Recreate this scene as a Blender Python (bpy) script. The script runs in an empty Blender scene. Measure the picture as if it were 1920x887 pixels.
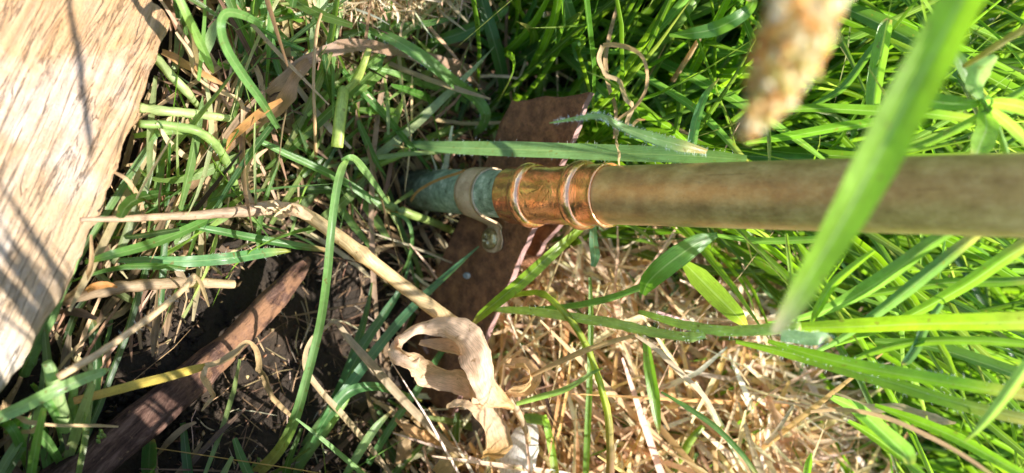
import bpy, math, random
import numpy as np
from mathutils import Vector, noise as mnoise

random.seed(7)
rng = np.random.default_rng(7)
SC = bpy.context.scene
COL = SC.collection

# ------------------------------------------------------------------ camera
F = 1500.0                       # focal length in photograph pixels (1920 wide)
CXP, CYP = 960.0, 443.5
_d = np.array([-561 - CXP, CYP - 366.0, -F]); _d /= np.linalg.norm(_d)   # world down seen by the camera
_sv = _d[2]
FWD = np.array([0, math.sqrt(1 - _sv * _sv), _sv])
VUP = np.array([0, -FWD[2], FWD[1]])
_sin = _d[1] / VUP[2]
_cos = math.sqrt(1 - _sin * _sin)
XW = np.array([1.0, 0, 0])
RIGHT = VUP * _cos - XW * _sin
UP = -XW * _cos - VUP * _sin
ROT = np.stack([RIGHT, UP, -FWD], axis=1)


def pipe_depth(px):
    return 511.6 / (px + 561.0)


def _camp(px, py, d):
    return np.array([(px - CXP) / F * d, (CYP - py) / F * d, -d])


CAM = -(ROT @ _camp(735, 366, pipe_depth(735)))


def W(px, py, d):
    """world point seen at photograph pixel (px, py) at view depth d"""
    return CAM + ROT @ _camp(px, py, d)


def PROJ(P):
    q = (np.asarray(P) - CAM) @ ROT
    d = -q[..., 2]
    dd = np.where(np.abs(d) < 1e-4, 1e-4, d)
    return CXP + q[..., 0] / dd * F, CYP - q[..., 1] / dd * F, d


cd = bpy.data.cameras.new('camera')
cam = bpy.data.objects.new('camera', cd)
COL.objects.link(cam)
cam.location = CAM
from mathutils import Matrix
cam.rotation_euler = Matrix(ROT.tolist()).to_euler()
cd.sensor_width = 36.0
cd.lens = F / 1920.0 * 36.0
cd.clip_start = 0.01
cd.clip_end = 200
cd.dof.use_dof = True
cd.dof.focus_distance = 0.305
cd.dof.aperture_fstop = 7.6
SC.camera = cam

# ------------------------------------------------------------------ sky and sun
SUN_AZ, SUN_EL = math.radians(63), math.radians(69)   # azimuth from +X towards +Y
SDIR = Vector((math.cos(SUN_EL) * math.cos(SUN_AZ), math.cos(SUN_EL) * math.sin(SUN_AZ), math.sin(SUN_EL)))
world = bpy.data.worlds.new('World')
SC.world = world
world.use_nodes = True
wn = world.node_tree
bg = wn.nodes['Background']
sky = wn.nodes.new('ShaderNodeTexSky')
sky.sky_type = 'NISHITA'
sky.sun_disc = False
sky.sun_elevation = SUN_EL
sky.sun_rotation = math.pi / 2 - SUN_AZ
sky.air_density = 1.0
sky.dust_density = 1.0
wn.links.new(sky.outputs[0], bg.inputs[0])
bg.inputs[1].default_value = 0.14
sd = bpy.data.lights.new('sun', 'SUN')
sd.energy = 5.0
sd.angle = math.radians(0.53)
sd.color = (1.0, 0.95, 0.86)
sun = bpy.data.objects.new('sun', sd)
COL.objects.link(sun)
sun.rotation_euler = SDIR.to_track_quat('Z', 'Y').to_euler()
SC.view_settings.view_transform = 'Standard'
SC.view_settings.look = 'None'
SC.view_settings.gamma = 1.0
SC.view_settings.use_curve_mapping = False
SC.view_settings.exposure = 1.48
SC.render.engine = 'CYCLES'
SC.cycles.max_bounces = 10
SC.cycles.transmission_bounces = 6
SC.cycles.sample_clamp_indirect = 6.0

# ------------------------------------------------------------------ materials


class NT:
    def __init__(s, name):
        s.m = bpy.data.materials.new(name)
        s.m.use_nodes = True
        s.t = s.m.node_tree
        s.t.nodes.clear()
        s.out = s.n('ShaderNodeOutputMaterial')

    def n(s, kind, **kw):
        nd = s.t.nodes.new(kind)
        for k, v in kw.items():
            setattr(nd, k, v)
        return nd

    def l(s, a, b):
        s.t.links.new(a, b)

    def noise(s, scale, detail=4, rough=0.6, vec=None, dist=0.0):
        nd = s.n('ShaderNodeTexNoise')
        nd.inputs['Scale'].default_value = scale
        nd.inputs['Detail'].default_value = detail
        nd.inputs['Roughness'].default_value = rough
        nd.inputs['Distortion'].default_value = dist
        if vec is not None:
            s.l(vec, nd.inputs['Vector'])
        return nd.outputs['Fac']

    def ramp(s, fac, stops):
        nd = s.n('ShaderNodeValToRGB')
        cr = nd.color_ramp
        while len(cr.elements) < len(stops):
            cr.elements.new(0.5)
        for e, (p, c) in zip(cr.elements, stops):
            e.position = p
            e.color = (*c, 1)
        s.l(fac, nd.inputs[0])
        return nd.outputs[0]

    def mixc(s, fac, a, b, mode='MIX'):
        nd = s.n('ShaderNodeMix', data_type='RGBA', blend_type=mode)
        for sock, v in ((nd.inputs[0], fac), (nd.inputs[6], a), (nd.inputs[7], b)):
            if isinstance(v, (int, float)):
                sock.default_value = v
            elif isinstance(v, tuple):
                sock.default_value = (*v, 1)
            else:
                s.l(v, sock)
        return nd.outputs[2]

    def math(s, op, a, b=0.0, c=0.0):
        nd = s.n('ShaderNodeMath', operation=op)
        for i, v in enumerate((a, b, c)):
            if isinstance(v, (int, float)):
                nd.inputs[i].default_value = v
            else:
                s.l(v, nd.inputs[i])
        return nd.outputs[0]

    def maprange(s, v, a, b, c, d):
        nd = s.n('ShaderNodeMapRange')
        s.l(v, nd.inputs[0])
        for i, x in enumerate((a, b, c, d)):
            nd.inputs[i + 1].default_value = x
        return nd.outputs[0]

    def coords(s, scale=(1, 1, 1), rot=(0, 0, 0)):
        tc = s.n('ShaderNodeTexCoord')
        mp = s.n('ShaderNodeMapping')
        mp.inputs['Scale'].default_value = scale
        mp.inputs['Rotation'].default_value = rot
        s.l(tc.outputs['Object'], mp.inputs['Vector'])
        return mp.outputs[0]

    def bump(s, h, strength, dist):
        nd = s.n('ShaderNodeBump')
        nd.inputs['Strength'].default_value = strength
        nd.inputs['Distance'].default_value = dist
        s.l(h, nd.inputs['Height'])
        return nd.outputs[0]

    def principled(s, base, rough=0.5, metal=0.0, normal=None, spec=0.5):
        p = s.n('ShaderNodeBsdfPrincipled')
        for k, v in (('Base Color', base), ('Roughness', rough), ('Metallic', metal), ('Specular IOR Level', spec)):
            if isinstance(v, tuple):
                p.inputs[k].default_value = (*v, 1)
            elif isinstance(v, (int, float)):
                p.inputs[k].default_value = v
            else:
                s.l(v, p.inputs[k])
        if normal is not None:
            s.l(normal, p.inputs['Normal'])
        return p.outputs[0]

    def finish(s, sh):
        s.l(sh, s.out.inputs[0])
        return s.m


def plant_material(name, translucency, rough, gain, yellow, veins=26.0, spec=0.45, rib=0.0, vb=1.0, fx=22.0, fc=0.18):
    g = NT(name)
    at = g.n('ShaderNodeAttribute', attribute_name='tint')
    uv = g.n('ShaderNodeAttribute', attribute_name='uvw')
    sx = g.n('ShaderNodeSeparateXYZ')
    g.l(uv.outputs['Vector'], sx.inputs[0])
    wob = g.noise(90, 3, 0.6, g.coords())
    vein = g.math('SINE', g.math('MULTIPLY', g.math('ADD', sx.outputs[0], g.math('MULTIPLY', wob, 0.02)), veins))
    vfac = g.maprange(vein, -1, 1, 0.93, 1.05)
    blot = g.noise(170, 4, 0.65, g.coords())
    bfac = g.maprange(blot, 0.3, 0.7, 0.72, 1.22)
    # stretched fibres along the leaf
    cx = g.n('ShaderNodeCombineXYZ')
    g.l(g.math('MULTIPLY', sx.outputs[0], fx), cx.inputs[0])
    g.l(g.math('MULTIPLY', sx.outputs[1], 5.0), cx.inputs[1])
    g.l(g.math('MULTIPLY', sx.outputs[2], 37.0), cx.inputs[2])
    fib = g.noise(1.0, 4, 0.6, cx.outputs[0])
    ffac = g.maprange(fib, 0.3, 0.7, 1.0 - fc, 1.0 + fc)
    k = g.math('MULTIPLY', g.math('MULTIPLY', vfac, bfac), ffac)
    col = g.mixc(1.0, at.outputs['Color'], k, 'MULTIPLY')
    if rib:
        mid = g.maprange(g.math('ABSOLUTE', g.math('SUBTRACT', sx.outputs[0], 0.5)), 0.015, 0.06, rib, 0.0)
        col = g.mixc(mid, col, (0.42, 0.52, 0.24))
    # small brown specks of wear
    spk = g.noise(420, 2, 0.5, g.coords())
    col = g.mixc(g.maprange(spk, 0.66, 0.74, 0.0, 0.7), col, (0.16, 0.09, 0.03))
    bmp = g.bump(g.math('ADD', g.math('MULTIPLY', vein, vb), fib), 0.3, 0.00025)
    rr = g.maprange(blot, 0.3, 0.7, rough - 0.08, rough + 0.12)
    pr = g.principled(col, rr, 0.0, bmp, spec)
    tr = g.n('ShaderNodeBsdfTranslucent')
    tcol = g.mixc(1.0, g.mixc(0.35, col, yellow), (gain, gain, gain), 'MULTIPLY')
    g.l(tcol, tr.inputs[0])
    mx = g.n('ShaderNodeMixShader')
    mx.inputs[0].default_value = translucency
    g.l(pr, mx.inputs[1])
    g.l(tr.outputs[0], mx.inputs[2])
    return g.finish(mx.outputs[0])


MAT = {}
MAT['leaf'] = plant_material('leaf_green', 0.47, 0.34, 2.3, (0.22, 0.38, 0.006), 62.0, 0.6, 0.35)
MAT['straw'] = plant_material('dry_straw', 0.40, 0.5, 1.3, (0.70, 0.50, 0.24), 150.0, 0.3, 0.0, 0.15, 34.0, 0.34)
MAT['stem'] = plant_material('plant_stem', 0.42, 0.4, 1.6, (0.3, 0.4, 0.03), 20.0)
MAT['floret'] = plant_material('dry_floret', 0.5, 0.5, 1.6, (0.78, 0.62, 0.26), 10.0, 0.3)
MAT['dark_fibre'] = plant_material('dark_fibre', 0.1, 0.7, 1.0, (0.2, 0.12, 0.05), 12.0, 0.25)


def mat_soil():
    g = NT('soil')
    v = g.coords()
    n1 = g.noise(60, 8, 0.7, v)
    n2 = g.noise(420, 5, 0.7, v)
    c = g.ramp(n1, [(0.3, (0.010, 0.007, 0.005)), (0.55, (0.032, 0.021, 0.013)), (0.75, (0.07, 0.045, 0.027))])
    c = g.mixc(g.maprange(n2, 0.62, 0.75, 0, 0.7), c, (0.11, 0.07, 0.04))
    b = g.bump(g.math('ADD', n1, g.math('MULTIPLY', n2, 0.5)), 1.0, 0.004)
    return g.finish(g.principled(c, g.maprange(n2, 0.3, 0.7, 0.55, 0.95), 0, b, 0.35))


def mat_board():
    g = NT('weathered_board')
    vg = g.coords((34, 300, 60))
    vb = g.coords((1, 1, 1))
    vs = g.coords((9, 42, 10))
    n1 = g.noise(1.0, 8, 0.72, vg, 1.1)
    n2 = g.noise(1.0, 6, 0.7, vs, 1.2)
    n3 = g.noise(20, 6, 0.66, vb)
    n4 = g.noise(130, 6, 0.7, vb)
    c = g.ramp(n1, [(0.28, (0.30, 0.20, 0.12)), (0.42, (0.40, 0.295, 0.195)), (0.56, (0.46, 0.36, 0.255)), (0.74, (0.53, 0.445, 0.345))])
    c = g.mixc(g.maprange(n2, 0.48, 0.66, 0, 0.55), c, (0.58, 0.39, 0.21))
    # reddish and orange stain at the broken end and in patches
    tc = g.n('ShaderNodeTexCoord')
    sp = g.n('ShaderNodeSeparateXYZ')
    g.l(tc.outputs['Object'], sp.inputs[0])
    end = g.maprange(sp.outputs[0], -0.12, 0.03, 0.0, 1.0)
    st = g.math('MULTIPLY', end, g.maprange(n3, 0.36, 0.56, 0.38, 1.0))
    c = g.mixc(st, c, (0.48, 0.23, 0.08))
    c = g.mixc(g.math('MULTIPLY', end, g.maprange(n4, 0.58, 0.68, 0, 0.8)), c, (0.20, 0.085, 0.04))
    grey = g.maprange(n3, 0.50, 0.64, 0.0, 0.5)
    c = g.mixc(grey, c, (0.60, 0.58, 0.56))
    c = g.mixc(g.maprange(n4, 0.62, 0.70, 0, 0.7), c, (0.20, 0.13, 0.085))
    crk = g.noise(1.0, 5, 0.6, g.coords((16, 210, 30)), 0.9)
    ck = g.maprange(g.math('ABSOLUTE', g.math('SUBTRACT', crk, 0.5)), 0.0, 0.018, 1.0, 0.0)
    c = g.mixc(g.math('MULTIPLY', ck, g.maprange(n3, 0.42, 0.55, 0.05, 0.6)), c, (0.16, 0.095, 0.055))
    h = g.math('SUBTRACT', g.math('ADD', g.math('MULTIPLY', n1, 1.4), g.math('MULTIPLY', n4, 1.4)), g.math('MULTIPLY', ck, 0.8))
    b = g.bump(h, 0.9, 0.0024)
    return g.finish(g.principled(c, 0.8, 0, b, 0.25))


def mat_stick():
    g = NT('rotten_wood')
    v = g.coords((26, 130, 130))
    vb = g.coords()
    n1 = g.noise(3.0, 8, 0.75, v, 0.5)
    n2 = g.noise(95, 6, 0.7, vb)
    n3 = g.noise(420, 4, 0.6, vb)
    c = g.ramp(n1, [(0.36, (0.022, 0.011, 0.008)), (0.5, (0.080, 0.042, 0.031)), (0.64, (0.17, 0.10, 0.075))])
    c = g.mixc(g.maprange(n2, 0.52, 0.64, 0, 0.75), c, (0.040, 0.020, 0.015))
    tc = g.n('ShaderNodeTexCoord')
    sp = g.n('ShaderNodeSeparateXYZ')
    g.l(tc.outputs['Object'], sp.inputs[0])
    torn = g.math('MULTIPLY', g.maprange(sp.outputs[0], 0.092, 0.104, 0, 1), g.maprange(sp.outputs[0], 0.150, 0.165, 1, 0.4))
    c = g.mixc(g.math('MULTIPLY', torn, g.maprange(n2, 0.42, 0.56, 0, 0.8)), c, (0.27, 0.14, 0.075))
    c = g.mixc(g.maprange(n3, 0.64, 0.74, 0, 0.55), c, (0.36, 0.22, 0.12))
    b = g.bump(g.math('ADD', n1, g.math('MULTIPLY', n3, 0.4)), 1.0, 0.002)
    return g.finish(g.principled(c, 0.85, 0, b, 0.2))


def mat_copper_old():
    g = NT('aged_copper')
    v = g.coords((1, 1, 0.75))
    n1 = g.noise(170, 7, 0.7, v)
    n2 = g.noise(700, 5, 0.7, g.coords())
    n3 = g.noise(38, 6, 0.7, g.coords((1, 1, 0.6)))
    c = g.ramp(n1, [(0.30, (0.42, 0.26, 0.105)), (0.5, (0.58, 0.38, 0.155)), (0.70, (0.74, 0.53, 0.24))])
    c = g.mixc(g.maprange(n3, 0.52, 0.66, 0, 0.45), c, (0.40, 0.22, 0.10))
    c = g.mixc(g.maprange(n2, 0.6, 0.72, 0, 0.55), c, (0.50, 0.38, 0.2))
    c = g.mixc(g.maprange(n2, 0.28, 0.36, 0.4, 0), c, (0.16, 0.09, 0.045))
    scr = g.noise(1.0, 3, 0.5, g.coords((900, 900, 90)))
    c = g.mixc(g.maprange(scr, 0.66, 0.70, 0, 0.35), c, (0.20, 0.11, 0.05))
    b = g.bump(n2, 0.25, 0.0004)
    return g.finish(g.principled(c, g.maprange(n1, 0.3, 0.7, 0.30, 0.46), g.maprange(n2, 0.4, 0.7, 0.6, 0.35), b, 0.3))


def mat_copper_new():
    g = NT('bright_copper')
    v = g.coords((1, 1, 1))
    n1 = g.noise(180, 4, 0.6, g.coords((1, 1, 5)))
    n2 = g.noise(75, 4, 0.6, v, 1.2)
    c = g.ramp(n2, [(0.32, (0.96, 0.42, 0.19)), (0.55, (0.99, 0.54, 0.30)), (0.75, (0.99, 0.64, 0.42))])
    c = g.mixc(g.maprange(n1, 0.62, 0.72, 0, 0.5), c, (0.42, 0.16, 0.07))
    n3 = g.noise(260, 5, 0.7, v, 0.8)
    c = g.mixc(g.maprange(n3, 0.64, 0.74, 0, 0.4), c, (0.60, 0.26, 0.12))
    b = g.bump(g.math('ADD', n2, g.math('MULTIPLY', n3, 0.16)), 0.65, 0.0013)
    return g.finish(g.principled(c, g.maprange(n3, 0.4, 0.75, 0.08, 0.24), 0.9, b))


def mat_verdigris():
    g = NT('verdigris_copper')
    v = g.coords()
    n1 = g.noise(190, 7, 0.72, v)
    n2 = g.noise(700, 4, 0.65, v)
    n3 = g.noise(150, 4, 0.55, g.coords((1, 1, 0.5)))
    c = g.ramp(n1, [(0.30, (0.055, 0.065, 0.038)), (0.42, (0.17, 0.235, 0.15)), (0.55, (0.30, 0.385, 0.265)), (0.68, (0.58, 0.63, 0.48))])
    c = g.mixc(g.maprange(n3, 0.63, 0.70, 0, 0.85), c, (0.66, 0.70, 0.58))
    c = g.mixc(g.maprange(n2, 0.60, 0.70, 0, 0.75), c, (0.055, 0.05, 0.04))
    tc = g.n('ShaderNodeTexCoord')
    sp = g.n('ShaderNodeSeparateXYZ')
    g.l(tc.outputs['Object'], sp.inputs[0])
    mud = g.math('MULTIPLY', g.maprange(sp.outputs[2], 0.010, 0.036, 1, 0), g.maprange(n1, 0.3, 0.5, 1, 0.55))
    c = g.mixc(mud, c, (0.06, 0.04, 0.026))
    b = g.bump(g.math('ADD', n1, n2), 0.5, 0.0006)
    return g.finish(g.principled(c, 0.6, 0.12, b, 0.4))


def mat_rust():
    g = NT('rusty_steel')
    v = g.coords()
    n1 = g.noise(110, 8, 0.75, v)
    n2 = g.noise(640, 6, 0.75, v)
    n3 = g.noise(120, 4, 0.6, v)
    c = g.ramp(n1, [(0.32, (0.090, 0.042, 0.024)), (0.48, (0.24, 0.11, 0.056)), (0.60, (0.40, 0.185, 0.085)), (0.74, (0.56, 0.27, 0.11))])
    c = g.mixc(g.maprange(n2, 0.55, 0.7, 0, 0.7), c, (0.40, 0.20, 0.10))
    c = g.mixc(g.maprange(n2, 0.3, 0.42, 0.75, 0), c, (0.028, 0.016, 0.013))
    c = g.mixc(g.maprange(n3, 0.71, 0.75, 0, 0.8), c, (0.40, 0.36, 0.34))
    b = g.bump(g.math('ADD', n1, g.math('MULTIPLY', n2, 0.8)), 1.0, 0.0026)
    return g.finish(g.principled(c, 0.8, 0.1, b, 0.3))


def mat_rim():
    g = NT('rust_sunlit_rim')
    n1 = g.noise(300, 5, 0.7, g.coords())
    c = g.ramp(n1, [(0.3, (0.17, 0.09, 0.08)), (0.55, (0.27, 0.16, 0.145)), (0.75, (0.34, 0.22, 0.20))])  # lighter pink than the rust: sun on the plate edges, put into the colour
    return g.finish(g.principled(c, 0.7, 0.1, g.bump(n1, 0.5, 0.0006), 0.35))


def mat_clip():
    g = NT('dull_clip_metal')
    n1 = g.noise(120, 5, 0.65, g.coords())
    n2 = g.noise(600, 3, 0.6, g.coords())
    c = g.ramp(n1, [(0.3, (0.36, 0.24, 0.135)), (0.55, (0.56, 0.41, 0.265)), (0.75, (0.66, 0.52, 0.36))])
    c = g.mixc(g.maprange(n2, 0.62, 0.72, 0, 0.5), c, (0.17, 0.10, 0.06))
    return g.finish(g.principled(c, 0.5, 0.12, g.bump(n2, 0.2, 0.0003), 0.4))


def mat_screw():
    g = NT('screw_brass')
    n1 = g.noise(500, 4, 0.65, g.coords())
    c = g.ramp(n1, [(0.35, (0.18, 0.15, 0.08)), (0.6, (0.52, 0.46, 0.28)), (0.8, (0.66, 0.60, 0.42))])
    return g.finish(g.principled(c, g.maprange(n1, 0.3, 0.7, 0.25, 0.5), 0.85, g.bump(n1, 0.2, 0.0003)))


def mat_stone(name, a, b_, c_):
    g = NT(name)
    n1 = g.noise(70, 6, 0.65, g.coords())
    n2 = g.noise(420, 4, 0.6, g.coords())
    c = g.ramp(n1, [(0.3, a), (0.5, b_), (0.72, c_)])
    c = g.mixc(g.maprange(n2, 0.64, 0.74, 0, 0.6), c, (a[0] * .4, a[1] * .4, a[2] * .4))
    return g.finish(g.principled(c, 0.8, 0, g.bump(g.math('ADD', n1, n2), 0.6, 0.0009), 0.3))


MAT['soil'] = mat_soil()
MAT['board'] = mat_board()
MAT['stick'] = mat_stick()
MAT['copper_old'] = mat_copper_old()
MAT['copper_new'] = mat_copper_new()
MAT['verdigris'] = mat_verdigris()
MAT['rust'] = mat_rust()
MAT['rim'] = mat_rim()
MAT['clip'] = mat_clip()
MAT['screw'] = mat_screw()
MAT['stone'] = mat_stone('brown_stone', (0.12, 0.08, 0.05), (0.21, 0.15, 0.10), (0.30, 0.23, 0.16))
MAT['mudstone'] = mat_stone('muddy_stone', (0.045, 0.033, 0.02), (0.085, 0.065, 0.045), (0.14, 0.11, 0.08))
_g = NT('white_hair')
MAT['hair'] = _g.finish(_g.principled((0.75, 0.8, 0.7), 0.4, 0.0))

# ------------------------------------------------------------------ mesh helpers


def setup(o, label=None, cat=None, group=None, kind=None):
    if label:
        o['label'] = label
    if cat:
        o['category'] = cat
    if group:
        o['group'] = group
    if kind:
        o['kind'] = kind
    return o


def build(name, verts, faces, mat, parent=None, tint=None, uvw=None, smooth=True):
    verts = np.asarray(verts, dtype=np.float32)
    me = bpy.data.meshes.new(name)
    if isinstance(faces, np.ndarray):
        nf, k = faces.shape
        me.vertices.add(len(verts))
        me.vertices.foreach_set('co', verts.ravel())
        me.loops.add(nf * k)
        me.loops.foreach_set('vertex_index', faces.astype(np.int32).ravel())
        me.polygons.add(nf)
        me.polygons.foreach_set('loop_start', np.arange(0, nf * k, k, dtype=np.int32))
        me.update(calc_edges=True)
    else:
        me.from_pydata([tuple(map(float, v)) for v in verts], [], faces)
    if smooth:
        me.polygons.foreach_set('use_smooth', np.ones(len(me.polygons), dtype=bool))
    if tint is not None:
        t = np.asarray(tint, dtype=np.float32)
        if t.ndim == 1:
            t = np.tile(t, (len(verts), 1))
        a = me.attributes.new('tint', 'FLOAT_COLOR', 'POINT')
        a.data.foreach_set('color', np.concatenate([t, np.ones((len(t), 1), np.float32)], 1).ravel())
    if uvw is not None:
        a = me.attributes.new('uvw', 'FLOAT_VECTOR', 'POINT')
        a.data.foreach_set('vector', np.asarray(uvw, dtype=np.float32).ravel())
    if isinstance(mat, str):
        mat = MAT[mat]
    me.materials.append(mat)
    me.update()
    o = bpy.data.objects.new(name, me)
    COL.objects.link(o)
    if parent is not None:
        o.parent = parent
    return o


def empty(name, loc=(0, 0, 0)):
    o = bpy.data.objects.new(name, None)
    o.empty_display_size = 0.01
    COL.objects.link(o)
    o.location = loc
    return o


def rebase(o):
    """put a mesh object's origin at the lowest point of its mesh"""
    me = o.data
    co = np.empty(len(me.vertices) * 3, np.float32)
    me.vertices.foreach_get('co', co)
    co = co.reshape(-1, 3)
    p = co[co[:, 2].argmin()].copy()
    me.vertices.foreach_set('co', (co - p).ravel())
    o.location = Vector(o.location) + Vector([float(x) for x in p])
    for ch in o.children:
        ch.location = Vector(ch.location) - Vector([float(x) for x in p])
    me.update()
    return o


def vnoise(P, scale, seed=0.0):
    P = np.asarray(P)
    return np.array([mnoise.noise(Vector((p[0] * scale + seed, p[1] * scale - seed, p[2] * scale + 2 * seed))) for p in P])


def catmull(P, per):
    P = np.asarray(P, float)
    n = len(P)
    if n == 2:
        t = np.linspace(0, 1, per + 1)[:, None]
        return P[0] * (1 - t) + P[1] * t
    Q = np.vstack([2 * P[0] - P[1], P, 2 * P[-1] - P[-2]])
    out = []
    for i in range(n - 1):
        p0, p1, p2, p3 = Q[i:i + 4]
        for k in range(per):
            t = k / per
            out.append(0.5 * (2 * p1 + (p2 - p0) * t + (2 * p0 - 5 * p1 + 4 * p2 - p3) * t * t + (3 * p1 - p0 - 3 * p2 + p3) * t ** 3))
    out.append(P[-1])
    return np.array(out)


def unit(v):
    return v / np.maximum(np.linalg.norm(v, axis=-1, keepdims=True), 1e-9)


def sstep(a, b, x):
    t = np.clip((x - a) / (b - a), 0, 1)
    return t * t * (3 - 2 * t)


# ------------------------------------------------------------------ terrain


def terrain(x, y):
    x = np.asarray(x, float)
    y = np.asarray(y, float)
    b = 0.085 * sstep(0.025, 0.17, y) + 0.10 * sstep(0.15, 0.7, y)
    b = b + 0.030 * sstep(0.05, 0.16, x) * sstep(-0.06, 0.05, y)
    b = b + 0.030 * sstep(0.05, 0.15, -x) * sstep(-0.10, 0.04, y)
    b = b - 0.010 * np.exp(-((x - 0.05) ** 2 + (y + 0.04) ** 2) / 0.055 ** 2)
    b = b + 0.006 * np.sin(x * 37 + 1.3) * np.sin(y * 31 + .4) + 0.003 * np.sin(x * 83 + y * 40) + 0.002 * np.sin(y * 120 - x * 60)
    r = np.sqrt(x * x + y * y)
    return b + 0.10 * sstep(1.0, 6.0, r) * np.sin(x * 0.7 + 1) * np.cos(y * 0.5)


def ground_depth(px, py):
    px = np.atleast_1d(np.asarray(px, float))
    py = np.atleast_1d(np.asarray(py, float))
    ray = np.stack([(px - CXP) / F, (CYP - py) / F, -np.ones_like(px)], 1) @ ROT.T
    d = np.full(len(px), 0.12)
    done = np.zeros(len(px), bool)
    for i in range(420):
        P = CAM + ray * d[:, None]
        done |= P[:, 2] < terrain(P[:, 0], P[:, 1])
        step = 0.0025 + 0.006 * np.maximum(d - 0.3, 0)
        d = np.where(done, d, d + step)
    return d


def gd(px, py):
    return float(ground_depth([px], [py])[0])


def make_ground():
    n = 340
    u = np.linspace(-1, 1, n)
    ax = 0.10 * np.sinh(u * 5.9) * 0.9
    X, Y = np.meshgrid(ax, ax + 0.02, indexing='ij')
    Z = terrain(X, Y)
    P = np.stack([X.ravel(), Y.ravel(), np.zeros(X.size)], 1)
    fine = vnoise(P, 55, 3.1) * 0.004 + vnoise(P, 160, 9.7) * 0.0022
    r = np.hypot(P[:, 0], P[:, 1])
    Z = Z.ravel() + fine * np.clip(1.6 - r * 2, 0, 1)
    V = np.stack([P[:, 0], P[:, 1], Z], 1)
    i, j = np.meshgrid(np.arange(n - 1), np.arange(n - 1), indexing='ij')
    a = (i * n + j).ravel()
    Fq = np.stack([a, a + n, a + n + 1, a + 1], 1)
    o = build('ground', V, Fq, 'soil')
    setup(o, 'dark crumbly soil under the grass and straw', kind='structure')
    return o


make_ground()

# ------------------------------------------------------------------ hero plant builders


def depths(pts, dep):
    n = len(pts)
    if isinstance(dep, (list,)):
        return list(dep)
    kind = dep[0]
    vals = dep[1:]
    xs = np.linspace(0, 1, len(vals))
    out = []
    for i, p in enumerate(pts):
        off = float(np.interp(i / max(n - 1, 1), xs, vals))
        if kind == 'g':
            out.append(gd(p[0], p[1]) - off)
        elif kind == 'p':
            out.append(pipe_depth(p[0]) + off)
        else:
            out.append(off)
    return out


def ribbon_mesh(C, wd, normals, fold=0.25, cup=0.0, roll=None, cross=5, wav=0.0, seed=0.0):
    """a leaf-like strip along C, wd wide, face turned to normals"""
    n = len(C)
    T = unit(np.gradient(C, axis=0))
    N = unit(normals - T * np.sum(normals * T, 1, keepdims=True))
    S = np.cross(T, N)
    if roll is not None:
        r = roll[:, None]
        S, N = S * np.cos(r) + N * np.sin(r), N * np.cos(r) - S * np.sin(r)
    u = np.linspace(-1, 1, cross)
    V = np.empty((n, cross, 3))
    UV = np.empty((n, cross, 3))
    for j, uu in enumerate(u):
        off = S * (wd * 0.5 * uu)[:, None]
        lift = fold * abs(uu) + cup * uu * uu
        off = off + N * (wd * 0.5 * lift)[:, None]
        if wav:
            ph = seed + 2.3 * uu
            off = off + N * (wd * wav * np.sin(np.linspace(0, 1, n) * (9 + seed % 5) + ph) * abs(uu))[:, None]
        V[:, j] = C + off
        UV[:, j, 0] = uu * 0.5 + 0.5
        UV[:, j, 1] = np.linspace(0, 1, n) * 3
        UV[:, j, 2] = seed
    idx = np.arange(n * cross).reshape(n, cross)
    Fq = np.stack([idx[:-1, :-1].ravel(), idx[:-1, 1:].ravel(), idx[1:, 1:].ravel(), idx[1:, :-1].ravel()], 1)
    return V.reshape(-1, 3), Fq, UV.reshape(-1, 3)


def tint_along(n, cross, tint, tip=None, base=None, tipat=0.85, baseat=0.12):
    t = np.linspace(0, 1, n)
    c = np.tile(np.asarray(tint, float), (n, 1))
    if tip is not None:
        k = sstep(tipat - 0.1, 1.0, t)[:, None]
        c = c * (1 - k) + np.asarray(tip) * k
    if base is not None:
        k = 1 - sstep(0, baseat * 2, t)[:, None]
        c = c * (1 - k) + np.asarray(base) * k
    return np.repeat(c, cross, axis=0)


GREEN = (0.085, 0.20, 0.030)
DEEP = (0.045, 0.125, 0.035)
BLUEG = (0.105, 0.215, 0.095)
LIME = (0.19, 0.32, 0.025)
PALE = (0.34, 0.42, 0.13)
STRAW = (0.52, 0.37, 0.20)
TAN = (0.38, 0.245, 0.125)
BROWN = (0.24, 0.14, 0.075)
YELLOW = (0.48, 0.36, 0.07)
ORANGE = (0.46, 0.235, 0.07)

_seed = [0.0]


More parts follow.
